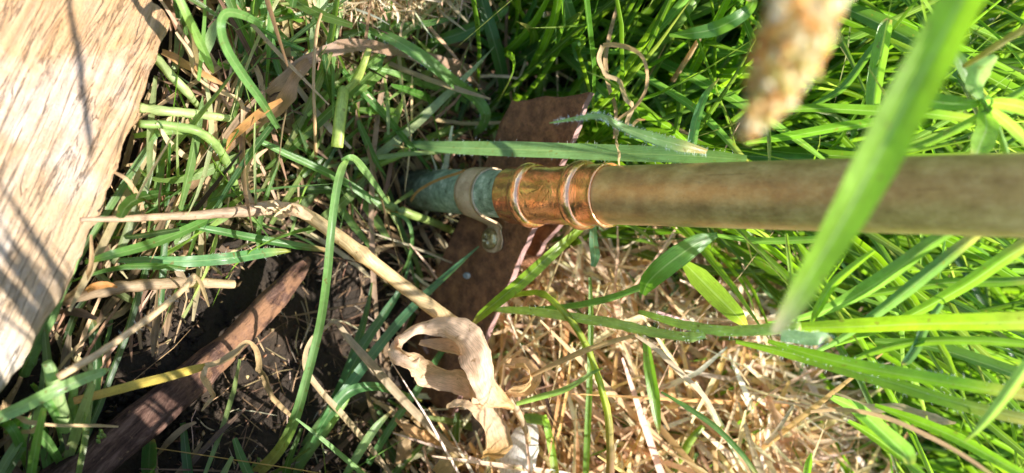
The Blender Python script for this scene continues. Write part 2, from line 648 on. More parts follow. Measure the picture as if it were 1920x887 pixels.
def leaf(name, label, cat, pts, dep, tint=GREEN, mat='leaf', fold=0.42, cup=0.0, roll=(0, 0), parent=None, per=7,
         tip=None, base=None, wav=0.03, crumple=0.0, group=None, cross=5, face=None, hairs=0):
    _seed[0] += 1.37
    seed = _seed[0]
    dd = depths(pts, dep)
    P = np.array([W(p[0], p[1], d) for p, d in zip(pts, dd)])
    wds = np.array([p[2] * d / F * 0.87 for p, d in zip(pts, dd)])
    C = catmull(P, per)
    n = len(C)
    wd = np.maximum(np.interp(np.linspace(0, 1, n), np.linspace(0, 1, len(wds)), wds), 0.0002)
    if crumple:
        wd = wd * (1 + np.array([mnoise.noise(Vector((k * 0.16, seed, 0))) * 0.12 + mnoise.noise(Vector((k * 0.45, seed, 4))) * 0.04 for k in range(n)]))
    ro = np.radians(np.interp(np.linspace(0, 1, n), np.linspace(0, 1, len(roll)), roll))
    wd = wd / np.maximum(np.abs(np.cos(ro)), 0.55)
    N = CAM - C if face is None else np.tile(np.asarray(face, float), (n, 1))
    V, Fq, UV = ribbon_mesh(C, wd, unit(N), fold, cup, ro, cross, wav, seed)
    if crumple:
        for fr, am in ((55, 1.1), (150, 0.35), (420, 0.12)):
            q = np.stack([vnoise(V, fr, seed), vnoise(V, fr, seed + 31), vnoise(V, fr, seed + 77)], 1)
            V = V + (np.abs(q) ** 0.7 * np.sign(q)) * crumple * am
    if tip is None and mat == 'leaf' and random.random() < 0.5:
        tip = random.choice(((0.42, 0.32, 0.10), (0.34, 0.36, 0.06), (0.36, 0.22, 0.09)))
    tn = tint_along(n, cross, tint, tip, base)
    tn = tn * (1 + 0.18 * vnoise(V, 60, seed + 5))[:, None]
    o = build(name, V, Fq, mat, parent, np.clip(tn, 0.003, 0.95), UV)
    if parent is None:
        setup(o, label, cat, group)
    elif label:
        o['label'] = label
    if hairs:
        edge = []
        T = unit(np.gradient(C, axis=0))
        for k in range(hairs):
            i = random.randrange(1, n - 1)
            j = random.choice((0, cross - 1, random.randrange(cross)))
            b = V[i * cross + j] + (C[i] - C[i - 1]) * random.random()
            out = unit(V[i * cross + j] - C[i] + 1e-6) * 0.8 + unit(N[i]) * random.uniform(0.0, 0.7) + T[i] * random.uniform(-.3, .9)
            edge.append((b, unit(out), random.uniform(0.0007, 0.0016)))
        hair_mesh(o, edge)
    if parent is None:
        rebase(o)
    return o


def hair_mesh(parent, items):
    V, Fq = [], []
    for b, d, L in items:
        s = unit(np.cross(d, FWD)) * 0.00005
        k = len(V)
        V += [b - s, b + s, b + d * L]
        Fq.append((k, k + 1, k + 2))
    h = build('hair', V, Fq, 'hair', parent, smooth=False)
    h['kind'] = 'stuff'
    return h


def tube_mesh(C, rad, seg=8, rough=0.0, seed=0.0, caps=True):
    n = len(C)
    T = unit(np.gradient(C, axis=0))
    ref = np.array([0.31, 0.77, 0.55])
    S = unit(np.cross(T, np.tile(ref, (n, 1))))
    B = np.cross(T, S)
    V, UV = [], []
    for i in range(n):
        for k in range(seg):
            a = 2 * math.pi * k / seg
            V.append(C[i] + (S[i] * math.cos(a) + B[i] * math.sin(a)) * rad[i])
            UV.append((k / seg, i / n * 3, seed))
    V = np.array(V)
    if rough:
        d = V - np.repeat(C, seg, axis=0)
        V = V + d * (vnoise(V, 300, seed) * rough)[:, None]
    Fq = []
    for i in range(n - 1):
        for k in range(seg):
            a, b = i * seg + k, i * seg + (k + 1) % seg
            Fq.append((a, b, b + seg, a + seg))
    if caps:
        Fq.append(tuple(range(seg))[::-1])
        Fq.append(tuple((n - 1) * seg + k for k in range(seg)))
    return V, Fq, np.array(UV)


def stem(name, label, cat, pts, dep, tint=PALE, mat='stem', parent=None, per=7, tip=None, base=None, rough=0.22, group=None, nodes=(), seg=10, hairs=0):
    _seed[0] += 1.91
    seed = _seed[0]
    dd = depths(pts, dep)
    P = np.array([W(p[0], p[1], d) for p, d in zip(pts, dd)])
    rs = np.array([p[2] * d / F * 0.46 for p, d in zip(pts, dd)])
    C = catmull(P, per)
    n = len(C)
    t = np.linspace(0, 1, n)
    rad = np.interp(t, np.linspace(0, 1, len(rs)), rs)
    tn = np.tile(np.asarray(tint, float), (n, 1))
    for nd in nodes:
        k = np.exp(-((t - nd) / 0.02) ** 2)
        rad = rad * (1 + 0.3 * k)
        tn = tn * (1 - 0.45 * k[:, None])
    V, Fq, UV = tube_mesh(C, rad, seg, rough, seed)
    tt = tint_along(n, seg, tint, tip, base) * (np.repeat(tn, seg, axis=0) / np.asarray(tint))
    tt = tt * (1 + 0.2 * vnoise(V, 80, seed + 5))[:, None]
    o = build(name, V, Fq, mat, parent, np.clip(tt, 0.003, 0.95), UV)
    if parent is None:
        setup(o, label, cat, group)
    if hairs:
        items = []
        for k in range(hairs):
            q = random.randrange(seg, len(V) - seg)
            i = q // seg
            b = V[q] + (C[i] - C[i - 1]) * random.random()
            items.append((b, unit(unit(V[q] - C[i]) + np.array([random.uniform(-.4, .4) for _ in range(3)])), random.uniform(0.0008, 0.0018)))
        hair_mesh(o, items)
    if parent is None:
        rebase(o)
    return o


# ================================================================== pipe, coupling, clip, steel bracket, board, stick


def zpx(px):
    return float(W(px, 366, pipe_depth(px))[2])


def lathe(name, prof, mat, parent, p0=(0, 0, 0), axis=(0, 0, 1), seg=72, closed=False, dent=0.0, seed=0.0):
    """turned shape: prof is a list of (radius, distance along axis)"""
    ax = Vector(axis).normalized()
    s = ax.orthogonal().normalized()
    t = ax.cross(s)
    V, Fq = [], []
    n = len(prof)
    for r, h in prof:
        for k in range(seg):
            a = 2 * math.pi * k / seg
            V.append(Vector(p0) + ax * h + (s * math.cos(a) + t * math.sin(a)) * r)
    V = np.array([tuple(v) for v in V])
    if dent:
        c = np.array([tuple(Vector(p0) + ax * h) for r, h in prof for k in range(seg)])
        V = V + (V - c) * ((vnoise(V, 110, seed) * 0.7 + vnoise(V, 260, seed + 3) * 0.3) * dent)[:, None]
    m = n if closed else n - 1
    for i in range(m):
        for k in range(seg):
            a, b = i * seg + k, i * seg + (k + 1) % seg
            c, d = ((i + 1) % n) * seg + (k + 1) % seg, ((i + 1) % n) * seg + k
            Fq.append((a, b, c, d))
    return build(name, V, Fq, mat, parent)


R_UP = 0.0110
pipe = empty('copper_pipe')
setup(pipe, 'upright copper pipe, bronze brown above a shiny coupling and green with verdigris below', 'pipe')
zt = 0.318
# upper length
prof = [(R_UP - 0.0012, zpx(1100)), (R_UP, zpx(1100))] + [(R_UP, z) for z in np.linspace(zpx(1105), zt - 0.0006, 30)] + [(R_UP - 0.0005, zt), (R_UP - 0.0012, zt), (R_UP - 0.0012, zt - 0.05)]
o = lathe('upper_pipe', prof, 'copper_old', pipe, dent=0.012, seed=2)
o['label'] = 'dull bronze brown upper length of pipe'
# lower length, leaning back a little
LB = np.array([-0.0044, 0.0150, -0.0100])
LT = np.array([0.0, 0.0, zpx(985)])
lax = unit(LT - LB)
llen = float(np.linalg.norm(LT - LB))
R_LO = 0.0103
prof = [(R_LO, -0.05)] + [(R_LO, s) for s in np.linspace(0, llen - 0.001, 26)] + [(R_LO - 0.001, llen)]
o = lathe('lower_pipe', prof, 'verdigris', pipe, LB, lax, dent=0.02, seed=6)
o['label'] = 'green verdigris lower length of pipe going into the soil'
# coupling
z0, z1 = zpx(958), zpx(1143)
body = [(R_UP - 0.0004, z0 + 0.0004), (0.01135, z0), (0.01185, z0 + 0.0006)]
zr1, zr2 = zpx(999), zpx(1094)
for z in np.linspace(z0 + 0.0012, zr1 - 0.0035, 6):
    body.append((0.01195, z))
for z in np.linspace(zr1 - 0.003, zr2 + 0.003, 22):
    k = (z - (zr1 + zr2) / 2) / ((zr2 - zr1) / 2)
    body.append((0.01165 + 0.0003 * k * k, z))
for z in np.linspace(zr2 + 0.0035, z1 - 0.0022, 5):
    body.append((0.01195, z))
body += [(0.0122, z1 - 0.0012), (0.0124, z1 - 0.0004), (0.0122, z1), (R_UP + 0.0001, z1 - 0.0002)]
coup = lathe('coupling', body, 'copper_new', pipe, dent=0.035, seed=11)
coup['label'] = 'shiny orange copper coupling with two raised rings'
for k, zr in enumerate((zr1, zr2)):
    ring = []
    for a in np.linspace(-math.pi / 2, math.pi / 2, 14):
        ring.append((0.0116 + 0.0020 * math.cos(a) ** 0.8 if abs(math.cos(a)) > 1e-6 else 0.0116, zr + 0.0030 * math.sin(a)))
    lathe('ring', ring, 'copper_new', coup, seg=96, dent=0.010, seed=20 + k)
# stamped mark, a small raised arrow on the coupling
zc = (zr1 + zr2) / 2 + 0.001
V, Fq = [], []
for (aa, zz) in ((-115, 0.0035), (-92, 0.005), (-74, 0.0012), (-88, -0.0065), (-97, -0.0015), (-112, -0.003)):
    a = math.radians(aa)
    V.append((0.01212 * math.cos(a), 0.01212 * math.sin(a), zc + zz))
V.append((0.01235 * math.cos(math.radians(-95)), 0.01235 * math.sin(math.radians(-95)), zc))
o = build('stamped_mark', V, [(i, (i + 1) % 6, 6) for i in range(6)], 'copper_new', coup, smooth=False)

# ---- pipe clip
zc = zpx(893)
sc = (zc - LB[2]) / lax[2]
CC = LB + lax * sc
YB = 0.0172                     # front face of the steel plate
clip = empty('pipe_clip', CC)
setup(clip, 'tan metal saddle clip wrapped round the green pipe and screwed to the rusty plate', 'clip')


def strap_path():
    pts = []
    r = R_LO + 0.0006
    for a in np.linspace(math.radians(-206), math.radians(-24), 34):
        pts.append((r * math.cos(a), r * math.sin(a)))
    dy = YB - CC[1] - 0.0014
    x0, y0 = pts[-1]
    for f, g_ in ((0.3, 0.36), (0.55, 0.68), (0.78, 0.9)):
        pts.append((x0 + (0.0150 - x0) * f, y0 + (dy - y0) * g_))
    for x in np.linspace(0.0150, 0.0268, 14):
        pts.append((x, dy))
    return np.array(pts)


sp = strap_path()
tn = np.gradient(sp, axis=0)
tn = tn / np.linalg.norm(tn, axis=1, keepdims=True)
nr = np.stack([tn[:, 1], -tn[:, 0]], 1)
V, Fq = [], []
n = len(sp)
cross = 7
xt = sp[-1, 0]
for side in (1, -1):
    for i in range(n):
        x = sp[i, 0]
        hw = 0.0068
        if i >= 34:
            k = (i - 34) / (n - 35)
            hw = np.interp(k, [0, 0.12, 0.25, 0.55, 0.8, 0.92, 1.0], [0.0062, 0.0050, 0.0052, 0.0076, 0.0074, 0.0056, 0.0018])
        for j in range(cross):
            v = -1 + 2 * j / (cross - 1)
            q = sp[i] + nr[i] * (0.0005 * side)
            sag = 0.0065 * sstep(0.0, 0.45, (i - 31) / (n - 32)) if i > 31 else 0.0
            V.append((q[0], q[1], v * hw - sag))
idx = np.arange(2 * n * cross).reshape(2, n, cross)
for i in range(n - 1):
    for j in range(cross - 1):
        Fq.append((idx[0, i, j], idx[0, i + 1, j], idx[0, i + 1, j + 1], idx[0, i, j + 1]))
        Fq.append((idx[1, i, j + 1], idx[1, i + 1, j + 1], idx[1, i + 1, j], idx[1, i, j]))
    for j in (0, cross - 1):
        Fq.append((idx[0, i, j], idx[1, i, j], idx[1, i + 1, j], idx[0, i + 1, j]))
for j in range(cross - 1):
    Fq.append((idx[0, 0, j], idx[0, 0, j + 1], idx[1, 0, j + 1], idx[1, 0, j]))
    Fq.append((idx[0, n - 1, j + 1], idx[0, n - 1, j], idx[1, n - 1, j], idx[1, n - 1, j + 1]))
Fq = [tuple(int(x) for x in f) for f in Fq]
strap = build('strap', np.array(V), Fq, 'clip', clip)
strap.rotation_euler = Vector((0, 0, 1)).rotation_difference(Vector(lax)).to_euler()
# screw head with a cross recess, on the tab
scx = 0.0202
V, Fq = [], []
NR, NA = 20, 48
RH = 0.0049
for i in range(NR + 1):
    r = RH * i / NR
    for k in range(NA):
        a = 2 * math.pi * k / NA
        x, z = r * math.cos(a), r * math.sin(a)
        h = 0.0022 * math.sqrt(max(0, 1 - (r / RH) ** 2 * 0.97))
        m = math.radians(28)
        u, w = x * math.cos(m) + z * math.sin(m), -x * math.sin(m) + z * math.cos(m)
        if (abs(u) < 0.00062 and abs(w) < 0.0025) or (abs(w) < 0.00062 and abs(u) < 0.0025):
            h -= 0.0013
        V.append((x, -h, z))
for i in range(NR):
    for k in range(NA):
        a, b = i * NA + k, i * NA + (k + 1) % NA
        Fq.append((a, b, b + NA, a + NA))
k0 = len(V)
for k in range(NA):
    a = 2 * math.pi * k / NA
    V.append((RH * math.cos(a), 0.0006, RH * math.sin(a)))
for k in range(NA):
    a, b = NR * NA + k, NR * NA + (k + 1) % NA
    Fq.append((a, b, k0 + (k + 1) % NA, k0 + k))
scr = build('screw', V, Fq, 'screw', clip)
scr.location = (scx, YB - CC[1] - 0.0019, -0.0060)
scr['label'] = 'dull brass cross-head screw'

# ---- rusty steel channel behind the pipe
plate = empty('steel_channel', (0.04, YB + 0.01, 0.0))
setup(plate, 'rusty brown steel channel slanting behind the green pipe, with pinkish rims, the sunlight put into their colour', 'steel bracket')


def slab(name, quad, thick, dirv, mat, parent, nu=40, nv=16, amp=0.0006, seed=1.0, edge=0.0):
    """a plate from a quad (A,B along length at one edge; D,C at the other) with thickness along dirv"""
    A, B, C_, D = [np.array(q, float) for q in quad]
    dirv = unit(np.array(dirv, float))
    G = []
    for i in range(nu + 1):
        for j in range(nv + 1):
            s, t = i / nu, j / nv
            p = (A * (1 - s) + B * s) * (1 - t) + (D * (1 - s) + C_ * s) * t
            G.append(p)
    G = np.array(G)
    if edge:
        ii, jj = np.divmod(np.arange(len(G)), nv + 1)
        lng = unit(B - A)
        acr = unit(D - A)
        wob = vnoise(G, 60, seed + 9) * edge * 1.6 + vnoise(G, 190, seed + 4) * edge * 0.5
        G = G + lng * (wob * ((ii == 0) | (ii == nu)))[:, None] + acr * (0.5 * wob * ((jj == 0) | (jj == nv)))[:, None]
    disp = vnoise(G, 70, seed) * amp + vnoise(G, 320, seed + 5) * amp * 0.35
    top = G + dirv * disp[:, None]
    bot = G + dirv * (thick + 0.5 * disp)[:, None]
    idx = np.arange(len(G)).reshape(nu + 1, nv + 1)
    m = len(G)
    Fq = []
    for i in range(nu):
        for j in range(nv):
            q = (idx[i, j], idx[i + 1, j], idx[i + 1, j + 1], idx[i, j + 1])
            Fq.append(q)
            Fq.append(tuple(m + x for x in q[::-1]))
    rims = []
    for i in range(nu):
        rims.append((idx[i, nv], idx[i + 1, nv], m + idx[i + 1, nv], m + idx[i, nv]))
        Fq.append((idx[i + 1, 0], idx[i, 0], m + idx[i, 0], m + idx[i + 1, 0]))
    for j in range(nv):
        rims.append((idx[0, j], idx[0, j + 1], m + idx[0, j + 1], m + idx[0, j]))
        rims.append((idx[nu, j + 1], idx[nu, j], m + idx[nu, j], m + idx[nu, j + 1]))
    allf = [tuple(int(x) for x in f) for f in Fq + rims]
    loc = np.array(parent.location)
    o = build(name, np.vstack([top, bot]) - loc, allf, mat, parent, smooth=False)
    o.data.materials.append(MAT['rim'])
    k = len(Fq)
    for f in o.data.polygons:
        f.material_index = 1 if f.index >= k else 0
        f.use_smooth = f.index < k
    return o


def onY(px, py, y):
    r = ROT @ np.array([(px - CXP) / F, (CYP - py) / F, -1])
    return CAM + r * ((y - CAM[1]) / r[1])


def onZ(px, py, z):
    r = ROT @ np.array([(px - CXP) / F, (CYP - py) / F, -1])
    return CAM + r * ((z - CAM[2]) / r[2])


TA, TB = onY(1105, 181, YB), onY(846, 778, YB)
BA, BB = onY(960, 187, YB), onY(732, 706, YB)
slab('front_plate', (BA, BB, TB, TA), 0.0032, (0, 1, 0), 'rust', plate, 90, 30, 0.0010, 3.0, 0.0016)
# the channel's web and its torn back plate behind
lng = unit(TB - TA)
acr = unit(BA - TA)
dn = acr * 0.026
P0 = TA + lng * 0.050 + dn
P1 = TA + lng * 0.100 + dn
w1 = np.array([0, 0.0033, 0])
bk = np.array([0, 0.017, 0.002])
slab('web', (P0 + w1, P1 + w1, P1 + bk, P0 + bk), 0.003, acr, 'rust', plate, 24, 10, 0.0009, 8.0, 0.002)
Q0, Q1 = P0 + bk + np.array([0, 0.0002, 0]), P0 + lng * 0.026 + bk + np.array([0, 0.0002, 0])
slab('back_plate', (Q0, Q1, Q1 - acr * 0.017, Q0 - acr * 0.026), 0.003, (0, 1, 0), 'rust', plate, 18, 12, 0.0009, 14.0, 0.0035)
R0 = P0 + lng * 0.024 + bk + np.array([0, 0.0036, 0])
slab('torn_tongue', (R0, R0 + lng * 0.010, R0 + lng * 0.008 + np.array([-0.002, 0.021, 0.013]), R0 + np.array([0.0, 0.022, 0.014])), 0.0028, acr, 'rust', plate, 10, 14, 0.001, 22.0, 0.003)
# small bare rivet head in the plate
rv = onY(876, 517, YB) - np.array(plate.location)
V, Fq = [], []
for i in range(7):
    r = 0.0021 * i / 6
    for k in range(20):
        a = 2 * math.pi * k / 20
        V.append((r * math.cos(a) * 0.8 + rv[0], rv[1] - 0.0012 * math.sqrt(max(0, 1 - (i / 6) ** 2)) - 0.0002 + (0.0008 if i < 3 else 0), r * math.sin(a) * 1.25 + rv[2]))
for i in range(6):
    for k in range(20):
        a, b = i * 20 + k, i * 20 + (k + 1) % 20
        Fq.append((a, b, b + 20, a + 20))
o = build('rivet', V, Fq, mat_stone('bare_rivet', (0.16, 0.17, 0.18), (0.34, 0.37, 0.39), (0.55, 0.58, 0.6)), plate)

# ---- weathered board
ZB = 0.040
corner = onZ(316, 58, ZB)
farp = onZ(-20, 780, ZB)
ex = unit(corner - farp)          # along the grain, towards the broken end
ex[2] = 0
ex = unit(ex)
ey = np.cross([0, 0, 1.0], ex)    # to the camera's side
board = None


def make_board():
    L, Wd, Th = 0.30, 0.135, 0.024
    nu, nv = 240, 110
    G = np.zeros((nu + 1, nv + 1, 3))
    for i in range(nu + 1):
        for j in range(nv + 1):
            G[i, j] = (-L * (1 - i / nu), Wd * j / nv, 0)
    flat = G.reshape(-1, 3)
    u, v = flat[:, 0].copy(), flat[:, 1].copy()
    # ragged broken end: runs back from the corner
    end = 1.1 * np.minimum(v, 0.045)
    rag = np.array([mnoise.noise(Vector((7.1, y * 130, 0))) for y in v]) * 0.006 + np.array([mnoise.noise(Vector((2.1, y * 420, 0))) for y in v]) * 0.0018
    k = (u + L) / L
    un = -L + k * (L + end + rag)
    # wavy long edge
    edge = np.array([mnoise.noise(Vector((x * 30, 4.2, 0))) for x in un]) * 0.004 + np.array([mnoise.noise(Vector((x * 110, 8.2, 0))) for x in un]) * 0.0020 + np.array([mnoise.noise(Vector((x * 330, 1.2, 0))) for x in un]) * 0.0008
    bow = -0.006 * np.sin(np.clip(-un / 0.16, 0, 1) * math.pi)
    fade = np.clip(1 - v / 0.03, 0, 1)
    vn = v + (edge + bow) * fade
    gr = np.array([mnoise.noise(Vector((a * 14, b * 420, 0))) * 0.0007 + mnoise.noise(Vector((a * 40 + 5, b * 160, 3))) * 0.0009 + mnoise.noise(Vector((a * 60, b * 60, 9))) * 0.0012 for a, b in zip(un, vn)])
    d_end = np.minimum(np.minimum(v, -(un - end - rag) + 0.0), 0.006) / 0.006
    rnd = -0.0045 * (1 - np.sqrt(np.clip(1 - (1 - d_end) ** 2, 0, 1)))
    z = gr + rnd
    top = np.stack([un, vn, z], 1)
    bot = np.stack([un, vn, np.full(len(un), -Th) + gr * 0.3], 1)
    idx = np.arange(len(flat)).reshape(nu + 1, nv + 1)
    m = len(flat)
    a = np.stack([idx[:-1, :-1].ravel(), idx[1:, :-1].ravel(), idx[1:, 1:].ravel(), idx[:-1, 1:].ravel()], 1)
    sides = []
    for i in range(nu):
        sides.append((idx[i, 0], m + idx[i, 0], m + idx[i + 1, 0], idx[i + 1, 0]))
        sides.append((idx[i + 1, nv], m + idx[i + 1, nv], m + idx[i, nv], idx[i, nv]))
    for j in range(nv):
        sides.append((idx[nu, j], m + idx[nu, j], m + idx[nu, j + 1], idx[nu, j + 1]))
        sides.append((idx[0, j + 1], m + idx[0, j + 1], m + idx[0, j], idx[0, j]))
    Fq = np.vstack([a, (a + m)[:, ::-1], np.array(sides)])
    o = build('weathered_board', np.vstack([top, bot]), Fq, 'board')
    M = Matrix(((ex[0], ey[0], 0, corner[0]), (ex[1], ey[1], 0, corner[1]), (ex[2], ey[2], 1, corner[2]), (0, 0, 0, 1)))
    o.matrix_world = M
    setup(o, 'sun-bleached cream timber board with a ragged end lying on the grass', 'board')
    return o


board = make_board()


# ---- dark rotten stick
def make_stick():
    A, B = onZ(150, 905, 0.016), onZ(575, 478, 0.012)
    x = unit(B - A)
    L = float(np.linalg.norm(B - A)) + 0.05
    A = A - x * 0.05
    z = unit(np.array([0, 0, 1.0]) - x * x[2])
    y = np.cross(z, x)
    n, seg = 110, 40
    V = []
    for i in range(n):
        t = i / (n - 1)
        w = np.interp(t, [0, 0.3, 0.6, 0.72, 0.85, 0.95, 1], [0.0078, 0.0074, 0.0064, 0.0056, 0.0052, 0.0044, 0.0016])
        h = np.interp(t, [0, 0.5, 0.75, 0.95, 1], [0.0080, 0.0070, 0.0048, 0.0034, 0.001])
        for k in range(seg):
            a = 2 * math.pi * k / seg
            ca, sa = math.cos(a), math.sin(a)
            px_ = math.copysign(abs(ca) ** 0.65, ca) * w
            pz_ = math.copysign(abs(sa) ** 0.65, sa) * h
            V.append((t * L, px_, pz_))
    V = np.array(V)
    Q = V * np.array([0.18, 1, 1])
    nz = vnoise(Q, 210, 4.0) * 0.5 + vnoise(Q, 520, 8.0) * 0.25
    nb = vnoise(V, 45, 2.0) * 0.35 + vnoise(V, 130, 5.0) * 0.25 * sstep(0.5, 0.7, V[:, 0] / L)
    V[:, 1] *= 1 + 0.28 * nz + 0.4 * nb
    V[:, 2] *= 1 + 0.32 * nz + 0.5 * nb
    V[:, 1] += 0.004 * np.sin(V[:, 0] * 28 + 1)
    idx = np.arange(n * seg).reshape(n, seg)
    Fq = []
    for i in range(n - 1):
        for k in range(seg):
            Fq.append((int(idx[i, k]), int(idx[i, (k + 1) % seg]), int(idx[i + 1, (k + 1) % seg]), int(idx[i + 1, k])))
    Fq.append(tuple(int(q) for q in idx[0])[::-1])
    Fq.append(tuple(int(q) for q in idx[-1]))
    o = build('rotten_stick', V, Fq, 'stick')
    o.matrix_world = Matrix(((x[0], y[0], z[0], A[0]), (x[1], y[1], z[1], A[1]), (x[2], y[2], z[2], A[2]), (0, 0, 0, 1)))
    setup(o, 'dark brown rotten stick lying across the bare soil, torn reddish at its tip', 'stick')


make_stick()


def stone(name, label, cat, px, py, d, sx, sy, sz, mat, seed, rz=0.0):
    V, Fq = [], []
    nu, nv = 40, 24
    for j in range(nv + 1):
        th = math.pi * j / nv
        for i in range(nu):
            ph = 2 * math.pi * i / nu
            V.append((math.sin(th) * math.cos(ph), math.sin(th) * math.sin(ph), math.cos(th)))
    V = np.array(V)
    k = 1 + 0.22 * vnoise(V, 1.3, seed) + 0.08 * vnoise(V, 4, seed + 3) + 0.03 * vnoise(V, 11, seed + 7)
    V = V * k[:, None] * np.array([sx, sy, sz])
    for j in range(nv):
        for i in range(nu):
            a, b = j * nu + i, j * nu + (i + 1) % nu
            Fq.append((a, a + nu, b + nu, b))
    o = build(name, V, Fq, mat)
    o.location = Vector([float(q) for q in W(px, py, d)])
    o.rotation_euler = (0.2, 0.1, rz)
    setup(o, label, cat)
    return o


stone('stone', 'smooth brown stone half hidden under the crumpled dry leaf', 'stone', 925, 800, gd(925, 800) - 0.012, 0.022, 0.020, 0.020, 'stone', 3.0, 0.6)
stone('muddy_stone', 'dark muddy stone in the shade beside the rusty plate', 'stone', 690, 720, gd(690, 720) + 0.002, 0.015, 0.012, 0.010, 'mudstone', 8.0)
# ================================================================== single plants that can be told apart
GB = 'grass blade'
# --- around the pipe
leaf('grass_leaf', 'long flat blue-green blade lying beside the pipe just above the shiny coupling', GB,
     [(688, 264, 3), (770, 271, 16), (850, 277, 27), (960, 280, 33), (1070, 284, 34), (1180, 288, 35), (1290, 292, 33), (1400, 300, 20)],
     ('p', -0.028, -0.010, -0.004, 0.0, 0.004, 0.01, 0.016, 0.02), (0.16, 0.29, 0.15), fold=0.18, roll=(10, 16, 14, 12), tip=(0.16, 0.26, 0.1), wav=0.015, hairs=120)
leaf('grass_leaf', 'hairy pale blade crossing behind the dry curled tendril', GB,
     [(1030, 231, 2), (1080, 223, 9), (1128, 219, 13), (1160, 236, 15), (1215, 256, 24), (1275, 272, 26), (1325, 284, 10)],
     ('d', 0.272, 0.268, 0.268, 0.275, 0.276, 0.276, 0.28), (0.20, 0.33, 0.12), fold=0.3, roll=(25, 5, -20), hairs=260)
leaf('grass_leaf', 'bright lime blade crossing in front of the rusty plate below the coupling', GB,
     [(1092, 425, 14), (1040, 470, 24), (985, 520, 27), (935, 562, 24), (902, 590, 18), (880, 615, 3)],
     ('p', 0.022, 0.004, -0.006, -0.012, -0.014, -0.016), LIME, fold=0.55, roll=(18, 18), per=8)
stem('plant_stalk', 'pale green stem running under the green lower pipe', 'stem', [(700, 372, 14), (760, 398, 17), (820, 420, 16), (862, 440, 12)], ('g', 0.03, 0.034, 0.02, 0.0), (0.30, 0.38, 0.12), nodes=(0.3,))
stem('plant_stalk', 'pale green stem slanting up beside the foot of the pipe', 'stem', [(846, 242, 16), (800, 262, 16), (745, 292, 15), (690, 318, 13), (640, 345, 10)], ('g', 0.028, 0.03, 0.03, 0.025, 0.01), (0.27, 0.38, 0.08))
leaf('dry_straw', 'thin brown blade wrapped round the green lower pipe', 'dry blade', [(770, 378, 5), (785, 358, 6), (820, 338, 6), (858, 325, 6), (872, 318, 4)], ('p', -0.0135, -0.0145, -0.0130, -0.011, -0.006), ORANGE, 'straw', roll=(30, -10))
# --- cut stem and the bent blade left of the pipe
t = empty('cut_stalk', W(632, 275, gd(632, 275) - 0.05))
setup(t, 'pale yellow-green cut stem with a bent top, standing over the brown tangle', 'stem')
_c = np.array(t.location)


def under(t, o):
    o.parent = t
    o.location = -Vector(t.location)
    return o


under(t, stem('stalk', None, None, [(632, 276, 24), (636, 235, 25), (641, 195, 24), (644, 168, 22)], ('g', 0.062, 0.06, 0.056, 0.05), (0.42, 0.50, 0.13), parent=t, tip=(0.30, 0.40, 0.10), rough=0.04, seg=14))
under(t, stem('bent_top', None, None, [(645, 172, 14), (668, 150, 17), (682, 118, 16), (692, 92, 12)], ('g', 0.05, 0.055, 0.058, 0.06), (0.36, 0.42, 0.10), parent=t, rough=0.2, tip=(0.45, 0.42, 0.14)))
leaf('grass_leaf', 'long green blade bent over at its top, crossing the dark soil', GB,
     [(652, 298, 8), (640, 318, 17), (630, 360, 18), (621, 430, 17), (613, 520, 18), (600, 610, 18), (578, 700, 19), (552, 790, 22), (520, 850, 24), (470, 900, 26)],
     ('g', 0.075, 0.085, 0.09, 0.088, 0.082, 0.07, 0.055, 0.04, 0.02, 0.004), (0.15, 0.29, 0.085), fold=0.35, roll=(15, 5, -10, -25), base=(0.24, 0.36, 0.11))
leaf('grass_leaf', 'short folded blade tip hanging from the bent blade over the pipe foot', GB,
     [(640, 300, 4), (660, 298, 16), (678, 314, 17), (700, 342, 12), (722, 372, 8), (738, 392, 3)], ('g', 0.08, 0.082, 0.07, 0.06, 0.045, 0.03), (0.22, 0.36, 0.12), roll=(40, -10))
leaf('grass_leaf', 'torn green blade end sticking out of the brown tangle', GB, [(625, 205, 10), (680, 208, 13), (720, 210, 17), (748, 213, 15)], ('g', 0.02, 0.03, 0.03, 0.03), (0.16, 0.28, 0.05), roll=(20, 40))
# --- upper middle
leaf('grass_leaf', 'bright arching blade above the brown tangle, tip bent down by the plate', GB,
     [(686, 52, 12), (735, 72, 24), (790, 106, 28), (845, 150, 25), (890, 185, 26), (908, 212, 24), (904, 236, 18), (886, 255, 8)],
     ('g', 0.03, 0.05, 0.06, 0.06, 0.055, 0.05, 0.04, 0.02), (0.15, 0.30, 0.08), fold=0.4, roll=(-20, 10, 30, -10), hairs=90)
leaf('grass_leaf', 'narrow bright blade running alongside the arching blade', GB,
     [(686, 124, 5), (740, 138, 13), (790, 158, 14), (840, 172, 12), (880, 196, 8)], ('g', 0.03, 0.035, 0.04, 0.035, 0.03), (0.20, 0.36, 0.09), roll=(10, 30))
leaf('grass_leaf', 'broad dark green blade hanging down beside the plate top', GB,
     [(895, -30, 22), (912, 30, 27), (930, 90, 28), (944, 150, 25), (950, 200, 16), (948, 230, 4)], ('g', 0.05, 0.05, 0.05, 0.04, 0.02, 0.01), DEEP, fold=0.45, roll=(20, 0, -20))
leaf('grass_leaf', 'dark green blade reaching sideways above the plate', GB,
     [(770, 88, 6), (820, 76, 24), (870, 60, 30), (920, 36, 22), (945, 18, 20), (938, 4, 10)], ('g', 0.02, 0.035, 0.045, 0.05, 0.05, 0.045), (0.075, 0.19, 0.03), roll=(-30, 20))
leaf('grass_leaf', 'broad green blade rising behind the top end of the plate', GB,
     [(1100, 190, 22), (1092, 130, 27), (1078, 60, 28), (1060, 0, 26), (1040, -60, 18)], ('g', 0.055, 0.06, 0.065, 0.07, 0.07), (0.11, 0.25, 0.07), fold=0.3, roll=(-15, 10))
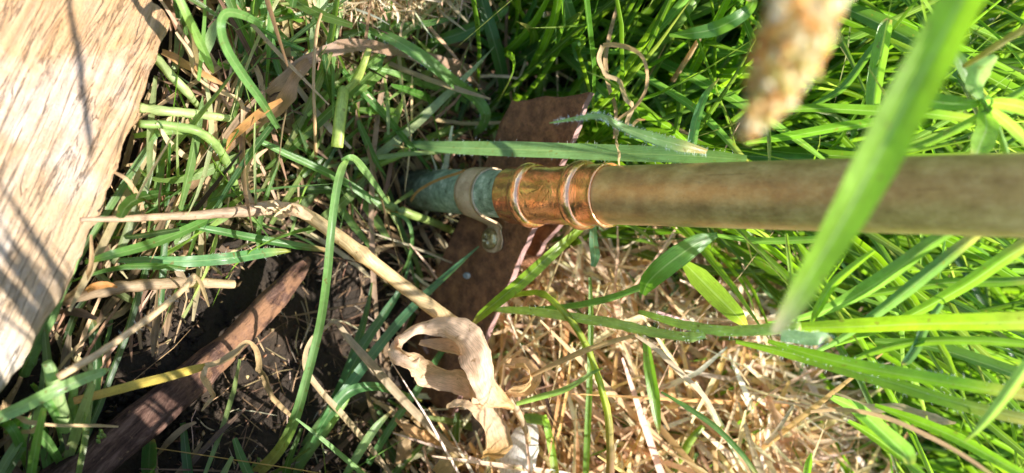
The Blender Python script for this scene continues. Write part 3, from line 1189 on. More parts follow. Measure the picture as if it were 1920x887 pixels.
stem('plant_stalk', 'light green upright stem just above the plate end', 'stem', [(1008, 185, 17), (1020, 120, 18), (1034, 60, 18), (1055, -10, 18), (1070, -60, 14)], ('g', 0.03, 0.04, 0.05, 0.06, 0.06), (0.17, 0.30, 0.06), hairs=60)
leaf('grass_leaf', 'long narrow blade slanting behind the dry tendril loop', GB,
     [(1105, 200, 12), (1140, 158, 16), (1190, 105, 18), (1240, 50, 18), (1290, -6, 17), (1330, -60, 12)], ('g', 0.07, 0.075, 0.085, 0.09, 0.1, 0.11), (0.10, 0.25, 0.07), roll=(25, 25))
stem('plant_stalk', 'thick pale stem slanting behind the dry tendril loop', 'stem', [(1170, 160, 15), (1205, 118, 18), (1245, 75, 21), (1285, 22, 24), (1325, -40, 26)], ('g', 0.05, 0.06, 0.07, 0.08, 0.08), (0.20, 0.34, 0.07))
leaf('grass_leaf', 'broad veined blade with a curled tip at the top edge', GB,
     [(1255, 66, 6), (1300, 62, 24), (1340, 54, 32), (1375, 38, 30), (1402, 20, 24), (1412, 2, 18), (1396, -10, 12)], ('g', 0.14, 0.15, 0.155, 0.16, 0.16, 0.165, 0.165), (0.09, 0.21, 0.04), fold=0.2, roll=(-25, -5, 20))
leaf('grass_leaf', 'short curved blade with a pointed tip standing over the pipe', GB,
     [(1288, 312, 18), (1298, 270, 21), (1306, 225, 20), (1322, 180, 15), (1348, 147, 3)], ('p', 0.03, 0.03, 0.03, 0.028, 0.025), (0.10, 0.25, 0.08), fold=0.35, roll=(20, -5))
leaf('grass_leaf', 'long narrow blade slanting down to the pipe behind the short curved blade', GB,
     [(1175, 122, 8), (1225, 155, 15), (1275, 185, 17), (1320, 220, 17), (1365, 265, 15), (1405, 312, 12)], ('p', 0.06, 0.055, 0.05, 0.045, 0.04, 0.035), (0.085, 0.21, 0.05), roll=(30, 10))
# --- dry tendril
t = empty('curled_tendril', W(1160, 310, 0.30))
setup(t, 'thin dry brown tendril twisted into an open loop above the pipe', 'dry tendril')
under(t, leaf('loop', None, None,
     [(1130, 86, 9.6), (1122, 112, 10.4), (1134, 140, 8.1), (1162, 152, 9.6), (1174, 186, 9.6), (1184, 200, 8.9), (1176, 228, 8.9), (1178, 250, 8.1), (1186, 238, 5.9), (1196, 226, 6.7), (1210, 224, 2.2)],
     ('d', 0.280, 0.278, 0.278, 0.279, 0.280, 0.282, 0.283, 0.280, 0.278, 0.277, 0.277), STRAW, 'straw', fold=0.3, roll=(0, 70, -60, 75, -50, 60, -30), parent=t, per=9, tip=ORANGE))
under(t, leaf('strand', None, None,
     [(1130, 86, 7.4), (1152, 84, 10.4), (1184, 90, 9.6), (1206, 110, 7.4), (1212, 140, 7.4), (1210, 170, 6.7), (1192, 200, 6.7), (1162, 222, 5.9), (1150, 236, 5.9)],
     ('d', 0.280, 0.278, 0.276, 0.275, 0.275, 0.276, 0.277, 0.279, 0.281), (0.45, 0.28, 0.13), 'straw', fold=0.3, roll=(50, -60, 70, -40, 50), parent=t, per=9))
under(t, leaf('twisted_tail', None, None,
     [(1150, 232, 6.7), (1158, 250, 5.9), (1157, 270, 6.7), (1161, 290, 5.9), (1163, 318, 5.9)],
     ('d', 0.281, 0.285, 0.290, 0.296, 0.307), (0.55, 0.40, 0.22), 'straw', fold=0.3, roll=(0, 180, 360, 540, 700), parent=t, per=14))
leaf('dry_straw', 'straight dry brown blade hanging behind the tendril loop', 'dry blade',
     [(1158, 8, 6), (1144, 60, 9), (1134, 110, 10), (1140, 160, 9), (1154, 205, 8), (1152, 260, 6)], ('p', 0.03, 0.03, 0.03, 0.03, 0.03), TAN, 'straw', roll=(0, 40, 0))
leaf('dry_straw', 'brown straw pointing from the tendril towards the seed head', 'dry blade', [(1195, 200, 6), (1240, 224, 9), (1300, 258, 8), (1330, 275, 4)], ('p', 0.07, 0.07, 0.07, 0.07), (0.30, 0.22, 0.14), 'straw')
stem('straw_stalk', 'tan straw stalk standing between the long blade and the seed head', 'stalk', [(1262, 150, 11), (1285, 115, 10), (1312, 72, 9)], ('g', 0.08, 0.09, 0.1), STRAW, 'straw')
# --- left of the pipe, above the dark soil
leaf('grass_leaf', 'green blade arching over with its tip bent, near the ragged board end', GB,
     [(492, 48, 12), (455, 28, 18), (424, 24, 18), (413, 48, 18), (424, 90, 20), (455, 140, 20), (490, 188, 18), (522, 240, 10)],
     ('g', 0.03, 0.06, 0.07, 0.075, 0.07, 0.06, 0.05, 0.03), (0.13, 0.27, 0.08), roll=(-20, 30, 0, -20))
leaf('grass_leaf', 'short bright blade pointing down beside the ragged board end', GB, [(328, -20, 16), (352, 32, 18), (375, 80, 19), (392, 118, 15), (400, 137, 4)], ('g', 0.06, 0.06, 0.055, 0.05, 0.045), (0.22, 0.38, 0.09), fold=0.3, roll=(10, -20))
stem('plant_stalk', 'pale horizontal stem beside the board', 'stem', [(262, 202, 20), (310, 208, 20), (370, 214, 18), (430, 222, 15), (490, 228, 10)], ('g', 0.03, 0.03, 0.03, 0.025, 0.01), (0.42, 0.50, 0.22), tip=(0.25, 0.34, 0.12))
stem('plant_stalk', 'pale green stem bending down in an arc beside the board', 'stem', [(262, 232, 15), (320, 236, 18), (370, 246, 19), (405, 272, 19), (428, 312, 18), (441, 352, 17), (450, 388, 14)], ('g', 0.035, 0.036, 0.036, 0.034, 0.03, 0.022, 0.01), (0.27, 0.38, 0.12), hairs=50)
stem('plant_stalk', 'short pale stem leaving the board below the ragged end', 'stem', [(292, 105, 18), (320, 140, 18), (350, 172, 17), (372, 200, 12)], ('g', 0.025, 0.03, 0.03, 0.02), (0.38, 0.46, 0.20))
leaf('grass_leaf', 'pale green blade beside the board under the arc stem', GB, [(252, 255, 10), (290, 250, 16), (340, 246, 14), (400, 262, 10), (440, 280, 4)], ('g', 0.02, 0.028, 0.028, 0.024, 0.02), (0.24, 0.36, 0.10))
leaf('grass_leaf', 'green blade rising in a thin line from the board edge across the dark straw', GB,
     [(160, 492, 8), (210, 478, 19), (270, 462, 21), (330, 440, 20), (390, 412, 17), (440, 380, 12), (480, 350, 4)], ('g', 0.03, 0.035, 0.036, 0.036, 0.034, 0.03, 0.025), (0.12, 0.26, 0.06), fold=0.2, roll=(20, 35))
leaf('grass_leaf', 'wide dark green blade above the stick tip', GB,
     [(205, 488, 5), (270, 488, 18), (350, 490, 24), (430, 484, 25), (500, 474, 20), (545, 470, 6)], ('g', 0.022, 0.026, 0.03, 0.032, 0.03, 0.03), (0.10, 0.24, 0.09), fold=0.3, roll=(-20, 10), hairs=60)
leaf('grass_leaf', 'dark green blade running above the stick tip to the bent blade', GB,
     [(330, 420, 6), (400, 432, 15), (480, 448, 17), (560, 462, 16), (615, 470, 8)], ('g', 0.03, 0.035, 0.04, 0.04, 0.035), (0.075, 0.19, 0.05), roll=(15, 25))
leaf('grass_leaf', 'green blade slanting towards the pipe foot past the cut stem', GB,
     [(480, 262, 10), (540, 290, 17), (600, 318, 17), (660, 350, 16), (710, 385, 15), (745, 402, 12)], ('g', 0.03, 0.035, 0.04, 0.04, 0.035, 0.03), (0.11, 0.24, 0.055), roll=(20, 10))
leaf('grass_leaf', 'thin blade hanging in a loop under the pipe foot', GB, [(722, 396, 4), (760, 410, 8), (772, 440, 8), (768, 480, 7), (752, 512, 5), (720, 535, 3)], ('g', 0.03, 0.035, 0.035, 0.03, 0.02, 0.01), (0.10, 0.22, 0.06), roll=(0, 40))
stem('plant_stalk', 'green stem with a node beside the board edge', 'stem', [(46, 700, 22), (70, 650, 20), (100, 588, 19), (128, 520, 18), (150, 465, 14)], ('g', 0.012, 0.02, 0.026, 0.03, 0.03), (0.22, 0.36, 0.13), nodes=(0.12,), hairs=40)
leaf('grass_leaf', 'pale green blade crossing the thick pale shoots near the board', GB,
     [(-30, 792, 24), (30, 768, 27), (90, 738, 27), (150, 712, 25), (190, 698, 18), (205, 692, 4)], ('g', 0.035, 0.038, 0.042, 0.045, 0.045, 0.045), (0.22, 0.36, 0.12), fold=0.3, roll=(-25, 10))
t = empty('shoot_clump', W(130, 850, gd(130, 850)))
setup(t, 'thick pale green shoots cut short beside the stick', 'shoots')
under(t, stem('shoot', None, None, [(132, 852, 30), (122, 800, 32), (108, 750, 30), (96, 700, 26), (88, 680, 20)], ('g', 0.0, 0.016, 0.028, 0.036, 0.038), (0.34, 0.46, 0.20), parent=t, seg=12, rough=0.05))
under(t, stem('shoot', None, None, [(140, 850, 20), (140, 800, 22), (136, 760, 20), (140, 722, 14)], ('g', 0.0, 0.014, 0.024, 0.03), (0.26, 0.38, 0.13), parent=t, seg=12, rough=0.05))
under(t, leaf('leaf', None, None, [(110, 800, 10), (165, 770, 22), (180, 690, 24), (176, 620, 22), (170, 590, 6)], ('g', 0.0, 0.006, 0.01, 0.012, 0.012), DEEP, parent=t))
for i, (q, tn_, lb) in enumerate((
        ([(10, 812, 8), (40, 790, 22), (80, 820, 22), (110, 862, 16), (130, 900, 8)], (0.13, 0.27, 0.07), 'green blade bent over below the pale blade beside the shoots'),
        ([(-10, 790, 10), (20, 800, 20), (45, 850, 20), (60, 900, 10)], (0.10, 0.22, 0.05), 'dark green blade in the lowest corner under the board'),
        ([(60, 720, 8), (90, 755, 18), (112, 800, 14), (118, 850, 6)], (0.14, 0.28, 0.08), 'short green blade tucked behind the pale shoots'))):
    leaf('grass_leaf', lb, GB, q, ('g', 0.01, 0.03, 0.02, 0.004), tn_)
leaf('round_leaf', 'small upright green leaf with a rounded tip standing by the stick', 'leaf', [(278, 905, 20), (279, 870, 30), (281, 838, 30), (283, 822, 16)], ('g', 0.004, 0.012, 0.018, 0.02), (0.09, 0.22, 0.06), cup=0.25, fold=0.1)
t = empty('seed_cluster', W(186, 815, gd(186, 815) - 0.02))
setup(t, 'tiny green seed cluster lying on the stick', 'seed cluster')
for k in range(11):
    a = random.uniform(0, 6.28)
    r = random.uniform(0, 11)
    q = (186 + r * math.cos(a), 816 + r * math.sin(a))
    under(t, stem('seed', None, None, [(q[0], q[1], 3), (q[0] + 3, q[1] + 2, 8), (q[0] + 6, q[1] + 5, 3)], ('g', 0.031, 0.032, 0.031), (0.26, 0.34, 0.08), parent=t, per=3))
# --- dry stalks at the stick
stem('straw_stalk', 'dry straw stalk leaning from the board towards the soil, kinked at its top', 'stalk',
     [(108, 708, 15), (170, 672, 15), (230, 632, 14), (290, 588, 13), (340, 545, 12), (364, 516, 10)], ('g', 0.05, 0.052, 0.055, 0.058, 0.058, 0.055), (0.58, 0.44, 0.26), 'straw', nodes=(0.55,), hairs=30)
leaf('dry_straw', 'dry strip hanging from the kinked straw stalk', 'dry blade', [(364, 516, 8), (376, 530, 9), (385, 555, 7), (392, 575, 3)], ('g', 0.055, 0.05, 0.04, 0.03), (0.36, 0.26, 0.14), 'straw')
leaf('yellow_stalk', 'yellow flattened stalk lying across the dark stick', 'stalk',
     [(138, 752, 16), (200, 736, 19), (260, 720, 20), (320, 705, 19), (362, 693, 18), (388, 686, 14)], ('g', 0.03, 0.035, 0.04, 0.042, 0.042, 0.042), YELLOW, 'straw', fold=-0.5, base=ORANGE, wav=0.0)
t = empty('shrivelled_leaf', W(388, 686, gd(388, 686) - 0.04))
setup(t, 'shrivelled pale dry leaf hanging off the yellow stalk over the soil', 'dry leaf')
under(t, leaf('long_strip', None, None, [(384, 690, 12), (410, 684, 14), (438, 662, 12), (464, 640, 9), (480, 668, 12), (492, 700, 14), (512, 742, 12), (548, 782, 7)], ('g', 0.044, 0.045, 0.046, 0.045, 0.038, 0.03, 0.022, 0.012), (0.44, 0.31, 0.16), 'straw', parent=t, roll=(20, 60, 0, -40, 10), crumple=0.0012))
under(t, leaf('short_strip', None, None, [(386, 686, 10), (378, 706, 13), (388, 724, 15), (402, 738, 10), (390, 756, 8), (378, 772, 3)], ('g', 0.044, 0.042, 0.038, 0.034, 0.03, 0.026), STRAW, 'straw', parent=t, roll=(0, 50, -30, 20), crumple=0.001))
stem('straw_stalk', 'grey-brown dry stalk lying flat above the kinked stalk, ragged at the soil end', 'stalk',
     [(95, 572, 14), (150, 556, 24), (220, 540, 26), (300, 532, 22), (370, 530, 21), (438, 534, 17)], ('g', 0.012, 0.022, 0.026, 0.026, 0.024, 0.02), (0.38, 0.28, 0.18), 'straw', rough=0.35, tip=(0.5, 0.38, 0.24))
leaf('dry_straw', 'rust-orange torn leaf scrap on the grey-brown stalk', 'dry blade', [(165, 552, 8), (185, 541, 16), (205, 536, 14), (222, 540, 5)], ('g', 0.034, 0.036, 0.036, 0.034), (0.48, 0.22, 0.07), 'straw', crumple=0.0015)
leaf('dry_straw', 'curved dry strip running down the board edge to the grey-brown stalk', 'dry blade', [(170, 440, 5), (172, 480, 9), (168, 510, 11), (150, 540, 12), (118, 562, 9), (95, 580, 4)], ('g', 0.03, 0.034, 0.036, 0.034, 0.03, 0.025), TAN, 'straw', roll=(20, -40, 20))
leaf('dry_straw', 'thin dry straw beside the seed cluster on the stick', 'dry blade', [(70, 795, 6), (120, 798, 7), (180, 798, 7), (222, 800, 4)], ('g', 0.034, 0.034, 0.034, 0.034), STRAW, 'straw')
leaf('dry_straw', 'crinkled dry scrap under the pale blade beside the shoots', 'dry blade', [(40, 775, 6), (62, 786, 14), (82, 792, 14), (60, 806, 10), (40, 812, 3)], ('g', 0.03, 0.034, 0.036, 0.03, 0.02), (0.48, 0.32, 0.15), 'straw', crumple=0.002)
leaf('dry_straw', 'fallen straw lying on the soil below the stick', 'dry blade', [(296, 852, 6), (318, 826, 14), (345, 802, 13), (368, 792, 4)], ('g', 0.008, 0.01, 0.01, 0.01), (0.38, 0.28, 0.17), 'straw')
# --- big dry stem with the crumpled leaf
stem('straw_stalk', 'long pinkish dry stalk lying flat from the board to the stout straw stem', 'stalk',
     [(150, 412, 9), (230, 410, 13), (310, 406, 16), (390, 402, 19), (450, 396, 24), (505, 390, 30)], ('g', 0.03, 0.034, 0.038, 0.042, 0.05, 0.056), (0.43, 0.31, 0.21), 'straw', rough=0.2)
t = empty('stout_straw', W(830, 592, gd(830, 592) - 0.06))
setup(t, 'stout jointed straw stem slanting over the soil in front of the rusty plate', 'stalk')
under(t, stem('stalk', None, None, [(548, 388, 24), (590, 412, 27), (640, 448, 28), (688, 484, 29), (735, 520, 28), (785, 558, 29), (838, 598, 32), (880, 628, 30)], ('g', 0.062, 0.066, 0.072, 0.078, 0.082, 0.086, 0.086, 0.08), (0.60, 0.45, 0.24), 'straw', parent=t, nodes=(0.40,), seg=14, rough=0.06, per=9))
under(t, leaf('frayed_sheath', None, None, [(470, 392, 10), (500, 384, 26), (530, 388, 30), (560, 396, 26), (585, 408, 10)], ('g', 0.055, 0.064, 0.07, 0.072, 0.072), (0.56, 0.40, 0.25), 'straw', parent=t, cup=-0.8, crumple=0.003, cross=9))
under(t, leaf('frayed_sheath', None, None, [(500, 402, 4), (525, 412, 14), (552, 400, 14), (570, 398, 4)], ('g', 0.06, 0.066, 0.07, 0.07), (0.50, 0.34, 0.2), 'straw', parent=t, crumple=0.003))
for k in range(9):
    a = random.uniform(-0.6, 0.9)
    x0, y0 = random.uniform(500, 560), random.uniform(378, 404)
    Ls = random.uniform(16, 34) * random.choice((-1, 1, -1))
    under(t, leaf('splinter', None, None, [(x0, y0, 5), (x0 + Ls * .5 * math.cos(a), y0 + Ls * .5 * math.sin(a) - 4, 6), (x0 + Ls * math.cos(a), y0 + Ls * math.sin(a), 2)], ('g', 0.068, 0.075, 0.078), (0.66, 0.50, 0.32), 'straw', parent=t, per=4, roll=(random.uniform(-60, 60), random.uniform(-60, 60))))
t = empty('crumpled_leaf', W(850, 720, gd(850, 720) - 0.07))
setup(t, 'large crumpled pale dry leaf curled round itself below the rusty plate', 'dry leaf')
CL = (0.64, 0.46, 0.32)
under(t, leaf('upper_fold', None, None, [(738, 660, 14), (748, 640, 20), (788, 618, 30), (835, 614, 48), (878, 632, 70), (906, 670, 74), (926, 708, 64), (943, 738, 54), (962, 765, 28)],
     ('g', 0.082, 0.088, 0.095, 0.1, 0.106, 0.108, 0.105, 0.1, 0.09), CL, 'straw', parent=t, cup=-0.55, fold=0.0, roll=(50, 35, 10, 30, 45, 15), crumple=0.0022, cross=17, per=12, tip=(0.60, 0.36, 0.17)))
under(t, leaf('lower_fold', None, None, [(738, 648, 22), (750, 666, 44), (780, 676, 52), (816, 694, 56), (852, 716, 54), (888, 744, 50), (914, 784, 50), (925, 822, 46), (908, 852, 24)],
     ('g', 0.082, 0.09, 0.09, 0.09, 0.09, 0.088, 0.082, 0.068, 0.055), (0.60, 0.42, 0.27), 'straw', parent=t, cup=0.5, fold=0.0, roll=(-30, -20, -35, 0, 35, 50), crumple=0.0026, cross=17, per=12, tip=(0.52, 0.30, 0.10)))
under(t, leaf('inner_fold', None, None, [(790, 640, 8), (830, 648, 24), (868, 672, 34), (898, 704, 32), (920, 740, 14)], ('g', 0.09, 0.094, 0.096, 0.096, 0.094), (0.46, 0.30, 0.18), 'straw', parent=t, cup=0.6, fold=0.0, roll=(40, 60, 50), crumple=0.002, cross=9))
under(t, leaf('curled_lip', None, None, [(740, 640, 6), (736, 655, 26), (748, 674, 30), (772, 680, 20), (786, 668, 6)], ('g', 0.086, 0.092, 0.096, 0.098, 0.1), (0.66, 0.48, 0.34), 'straw', parent=t, cup=-0.7, fold=0.0, crumple=0.0012, cross=9))
under(t, leaf('torn_edge', None, None, [(945, 690, 8), (966, 690, 30), (978, 705, 26), (965, 728, 26), (945, 742, 10)], ('g', 0.095, 0.1, 0.1, 0.095, 0.09), (0.62, 0.40, 0.2), 'straw', parent=t, cup=0.6, crumple=0.003, roll=(0, 60, 20), cross=7))
under(t, leaf('torn_edge', None, None, [(900, 740, 8), (880, 758, 26), (855, 752, 22), (836, 758, 8)], ('g', 0.098, 0.1, 0.098, 0.094), (0.66, 0.46, 0.28), 'straw', parent=t, crumple=0.003, cup=-0.4, cross=7))
under(t, stem('leaf_stalk', None, None, [(955, 745, 16), (972, 775, 14), (985, 805, 12), (992, 830, 9)], ('g', 0.092, 0.085, 0.075, 0.06), (0.60, 0.44, 0.28), 'straw', parent=t))
leaf('pale_oval_leaf', 'pale grey oval dead leaf with a dark cracked midrib, lit by the sun', 'dead leaf',
     [(985, 782, 14), (988, 800, 46), (980, 830, 68), (972, 862, 74), (964, 895, 66), (958, 930, 30)], ('g', 0.050, 0.052, 0.052, 0.05, 0.048, 0.046), (0.80, 0.76, 0.72), 'straw', cup=-0.25, fold=0.0, cross=11, per=9, crumple=0.0008)
leaf('dry_straw', 'thin reddish dry stalk lying over the pale oval leaf', 'dry blade', [(972, 760, 5), (984, 800, 7), (990, 850, 6), (994, 905, 5)], ('g', 0.062, 0.06, 0.058, 0.055), (0.58, 0.38, 0.28), 'straw')
leaf('dry_leaf', 'frilled brown dry leaf scrap beneath the crumpled leaf', 'dry leaf', [(728, 796, 8), (760, 800, 22), (800, 806, 24), (838, 826, 16), (862, 846, 8)], ('g', 0.04, 0.045, 0.045, 0.045, 0.04), (0.52, 0.30, 0.13), 'straw', crumple=0.004, cup=0.4, cross=7)
leaf('dry_leaf', 'broad tan dry leaf lying at the lowest edge under the crumpled leaf', 'dry leaf', [(790, 905, 30), (822, 878, 36), (852, 862, 34), (880, 854, 14)], ('g', 0.035, 0.04, 0.042, 0.04), (0.46, 0.33, 0.14), 'straw', crumple=0.003, cup=-0.4, cross=7)
leaf('dry_leaf', 'upright brown sheath scrap between the thin dry straws', 'dry leaf', [(762, 812, 16), (758, 840, 26), (760, 870, 28), (765, 900, 20)], ('g', 0.03, 0.03, 0.025, 0.02), (0.44, 0.30, 0.16), 'straw', crumple=0.003, cup=-0.5, cross=7)
_yb = [float((onY(a, b, YB - 0.002) - CAM) @ FWD) for a, b in ((818, 622), (802, 630), (795, 648), (803, 664))]
stem('rust_curl', 'small pinkish curl of metal peeling off the rusty plate inside the crumpled leaf', 'metal curl', [(818, 622, 8), (802, 630, 10), (795, 648, 10), (803, 664, 7)], _yb, (0.5, 0.3, 0.28), 'rim')
# --- thin dry loop and the dark blades below
leaf('dry_straw', 'thin dry straw bent sharply over the soil, one end by the crumpled leaf', 'dry blade',
     [(606, 622, 5), (627, 604, 9), (650, 632, 14), (685, 672, 18), (730, 722, 19), (780, 775, 17), (830, 826, 15), (870, 858, 9)], ('g', 0.05, 0.055, 0.055, 0.055, 0.05, 0.05, 0.05, 0.045), (0.42, 0.32, 0.2), 'straw', roll=(50, 20, 0, 30), fold=0.4)
leaf('dry_straw', 'thin dry straw curving behind the bent green blade', 'dry blade',
     [(622, 606, 6), (590, 628, 8), (572, 662, 10), (574, 698, 12), (602, 738, 13), (640, 778, 14), (690, 836, 12), (740, 900, 8)], ('g', 0.054, 0.052, 0.045, 0.04, 0.035, 0.03, 0.03, 0.03), (0.48, 0.36, 0.21), 'straw', roll=(10, 50, 20))
leaf('grass_leaf', 'narrow blue-green blade leaning from the soil to the clip screw', GB,
     [(560, 850, 16), (620, 770, 22), (680, 690, 22), (735, 620, 20), (790, 560, 17), (850, 505, 11), (898, 462, 3)], ('g', 0.0, 0.02, 0.035, 0.045, 0.05, 0.056, 0.06), (0.09, 0.23, 0.10), fold=0.2, base=(0.28, 0.40, 0.14), roll=(0, 30))
leaf('grass_leaf', 'dark blade fanning upward beside the narrow blue-green blade', GB,
     [(600, 800, 10), (640, 730, 22), (680, 650, 22), (720, 590, 18), (752, 540, 10), (770, 490, 3)], ('g', 0.0, 0.02, 0.035, 0.04, 0.04, 0.04), (0.055, 0.16, 0.055), roll=(20, 0))
leaf('grass_leaf', 'short dark blade fanning most upright out of the soil clump', GB,
     [(610, 780, 10), (650, 700, 18), (675, 630, 17), (690, 575, 10), (698, 530, 3)], ('g', 0.0, 0.015, 0.025, 0.03, 0.03), (0.05, 0.145, 0.05), roll=(10, 25))
stem('plant_stalk', 'pale green stem base pushing up from the soil under the fan of dark blades', 'stem', [(540, 905, 22), (575, 848, 26), (610, 800, 28), (640, 752, 26), (655, 730, 16)], ('g', 0.0, 0.006, 0.012, 0.02, 0.024), (0.26, 0.40, 0.13), seg=12)
leaf('grass_leaf', 'green blade bending flat from the pale stem base over the stone', GB, [(585, 830, 8), (620, 772, 22), (655, 735, 23), (700, 725, 18), (750, 738, 12), (790, 752, 4)], ('g', 0.02, 0.03, 0.036, 0.036, 0.03, 0.025), (0.10, 0.25, 0.08), roll=(-20, 30))
leaf('grass_leaf', 'thin green blade crossing the lowest edge below the bent blade', GB, [(555, 785, 4), (600, 820, 9), (645, 858, 11), (700, 905, 10)], ('g', 0.05, 0.05, 0.05, 0.05), (0.20, 0.36, 0.11))
leaf('grass_leaf', 'green blade slanting behind the lower end of the rusty plate', GB, [(690, 870, 14), (740, 790, 16), (790, 720, 15), (840, 640, 12), (880, 580, 8)], ('g', 0.025, 0.03, 0.035, 0.03, 0.03), (0.09, 0.22, 0.06))
leaf('grass_leaf', 'sunlit pale blade end by the frilled brown scrap', GB, [(640, 905, 14), (680, 838, 20), (706, 800, 16), (735, 770, 4)], ('g', 0.03, 0.036, 0.04, 0.04), (0.28, 0.42, 0.16))
# --- brown tangle above the pipe foot
leaf('dry_leaf', 'wide dry brown leaf arching over the tangle behind the cut stem', 'dry leaf',
     [(500, 170, 16), (545, 130, 30), (600, 98, 32), (660, 88, 28), (730, 92, 26), (800, 108, 30), (870, 138, 30), (935, 170, 14)], ('g', 0.03, 0.04, 0.048, 0.048, 0.045, 0.045, 0.04, 0.02), (0.34, 0.215, 0.145), 'straw', fold=0.3, cup=-0.2, roll=(-10, 20, 0), crumple=0.0018, cross=7, hairs=60)
leaf('dry_leaf', 'brown dry leaf falling from the arch to the green blade by the board', 'dry leaf', [(600, 102, 10), (560, 140, 26), (530, 180, 30), (505, 225, 24), (470, 262, 10)], ('g', 0.045, 0.045, 0.04, 0.032, 0.025), (0.34, 0.20, 0.11), 'straw', crumple=0.002, roll=(20, -20), cross=7)
leaf('dry_leaf', 'rust-orange dry leaf pointing down towards the pale arc stem', 'dry leaf', [(528, 186, 8), (490, 208, 18), (455, 238, 18), (432, 262, 12), (425, 290, 3)], ('g', 0.045, 0.042, 0.038, 0.03, 0.025), (0.46, 0.23, 0.08), 'straw', roll=(30, 10))
stem('straw_stalk', 'thin upright straw crossing the brown arch leaf', 'stalk', [(592, 290, 6), (590, 220, 7), (588, 140, 7), (594, 60, 7), (604, 20, 5)], ('g', 0.04, 0.05, 0.056, 0.055, 0.05), STRAW, 'straw')
leaf('dry_straw', 'rust-brown dry blade next to the short bright blade by the board end', 'dry blade', [(302, 96, 10), (335, 112, 16), (370, 130, 16), (405, 148, 12), (428, 160, 3)], ('g', 0.03, 0.034, 0.034, 0.03, 0.03), (0.45, 0.25, 0.10), 'straw', crumple=0.001)
leaf('dry_straw', 'thin twisting dry strip hanging beside the arc stem', 'dry blade', [(330, 60, 5), (355, 100, 10), (362, 140, 9), (400, 170, 8), (450, 190, 9), (455, 240, 8), (452, 310, 4)], ('g', 0.04, 0.04, 0.038, 0.036, 0.032, 0.03, 0.024), (0.5, 0.36, 0.22), 'straw', roll=(0, 80, 20, -50))
leaf('dry_straw', 'thin curved dry strip between the board and the pale stems', 'dry blade', [(210, 320, 5), (240, 340, 9), (262, 380, 10), (268, 430, 8), (250, 470, 4)], ('g', 0.03, 0.034, 0.032, 0.03, 0.03), (0.48, 0.32, 0.18), 'straw', roll=(0, 50))
# --- lower middle, straw and green
stem('yellow_stalk', 'thin yellow-green stem arching down through the straw below the coupling', 'stem',
     [(950, 556, 9), (985, 550, 11), (1020, 552, 12), (1056, 584, 13), (1084, 620, 13), (1108, 668, 13), (1128, 730, 14), (1142, 795, 16), (1145, 900, 18)], ('p', 0.01, 0.005, 0.0, 0.0, 0.005, 0.01, 0.015, 0.02, 0.03), (0.36, 0.42, 0.05), tip=(0.30, 0.16, 0.09), nodes=(0.24, 0.41))
stem('plant_stalk', 'long hairy green stem running level through the straw under the pipe', 'stem',
     [(930, 580, 12), (1000, 584, 18), (1080, 596, 20), (1150, 606, 21), (1220, 622, 20), (1290, 632, 18), (1320, 628, 14)], ('p', 0.02, 0.012, 0.008, 0.006, 0.006, 0.006, 0.006), (0.42, 0.52, 0.17), hairs=160, nodes=(0.86,), seg=10)
stem('plant_stalk', 'second hairy stem lying over the long one, running up into the lit blades', 'stem',
     [(1200, 585, 10), (1270, 606, 18), (1350, 620, 22), (1430, 618, 24), (1500, 613, 22)], ('p', 0.02, 0.012, 0.008, 0.008, 0.01), (0.42, 0.54, 0.16), hairs=140, seg=10)
leaf('grass_leaf', 'broad bright blade running level beyond the second hairy stem', GB,
     [(1400, 622, 12), (1500, 616, 22), (1600, 613, 30), (1720, 608, 34), (1840, 606, 38), (1960, 604, 40)], ('p', 0.012, 0.016, 0.02, 0.02, 0.02, 0.02), (0.26, 0.40, 0.02), fold=0.4, roll=(25, 25))
leaf('cut_grass_leaf', 'short cut-off pale blade end standing by the level bright blade', GB, [(1464, 629, 25), (1490, 631, 27), (1516, 635, 29), (1540, 634, 28), (1558, 640, 10)], ('p', -0.002, 0.0, 0.002, 0.004, 0.01), (0.30, 0.44, 0.24), fold=0.1, roll=(-30, -30), hairs=60)
leaf('broad_leaf', 'broad dark green leaf with a rounded tip under the pipe', 'leaf',
     [(1345, 440, 10), (1310, 455, 38), (1275, 478, 48), (1240, 505, 48), (1215, 530, 38), (1205, 552, 12)], ('p', 0.03, 0.022, 0.015, 0.012, 0.012, 0.016), (0.075, 0.20, 0.03), fold=0.2, cup=-0.15, roll=(10, -10), cross=7)
stem('plant_stalk', 'green leaf stalk leading down from the broad dark leaf', 'stem', [(1215, 532, 13), (1170, 550, 14), (1120, 565, 14), (1060, 575, 12), (1000, 580, 9)], ('p', 0.016, 0.016, 0.016, 0.018, 0.02), (0.15, 0.28, 0.06))
leaf('grass_leaf', 'blue-green cut blade hanging down from the coupling end', GB, [(1112, 425, 14), (1113, 455, 19), (1116, 480, 21), (1112, 500, 10)], ('p', 0.016, 0.016, 0.016, 0.016), (0.10, 0.24, 0.11), fold=0.1)
leaf('broad_leaf', 'yellowing broad leaf slanting through the straw below the pipe', 'leaf', [(1280, 490, 12), (1310, 520, 44), (1345, 555, 46), (1380, 590, 36), (1400, 612, 10)], ('p', 0.05, 0.045, 0.042, 0.04, 0.035), (0.20, 0.30, 0.04), fold=0.15, tip=YELLOW)
leaf('grass_leaf', 'narrow green blade pointing down alone in the straw', GB, [(1212, 640, 14), (1218, 690, 24), (1226, 740, 25), (1232, 785, 16), (1236, 815, 3)], ('p', 0.03, 0.03, 0.032, 0.034, 0.036), (0.16, 0.33, 0.03), fold=0.35, roll=(-20, 10))
leaf('grass_leaf', 'straight thin green blade standing across the straw under the plate', GB, [(1098, 900, 13), (1102, 800, 14), (1106, 700, 13), (1108, 590, 11), (1106, 520, 6)], ('p', 0.055, 0.045, 0.04, 0.04, 0.04), (0.15, 0.30, 0.05))
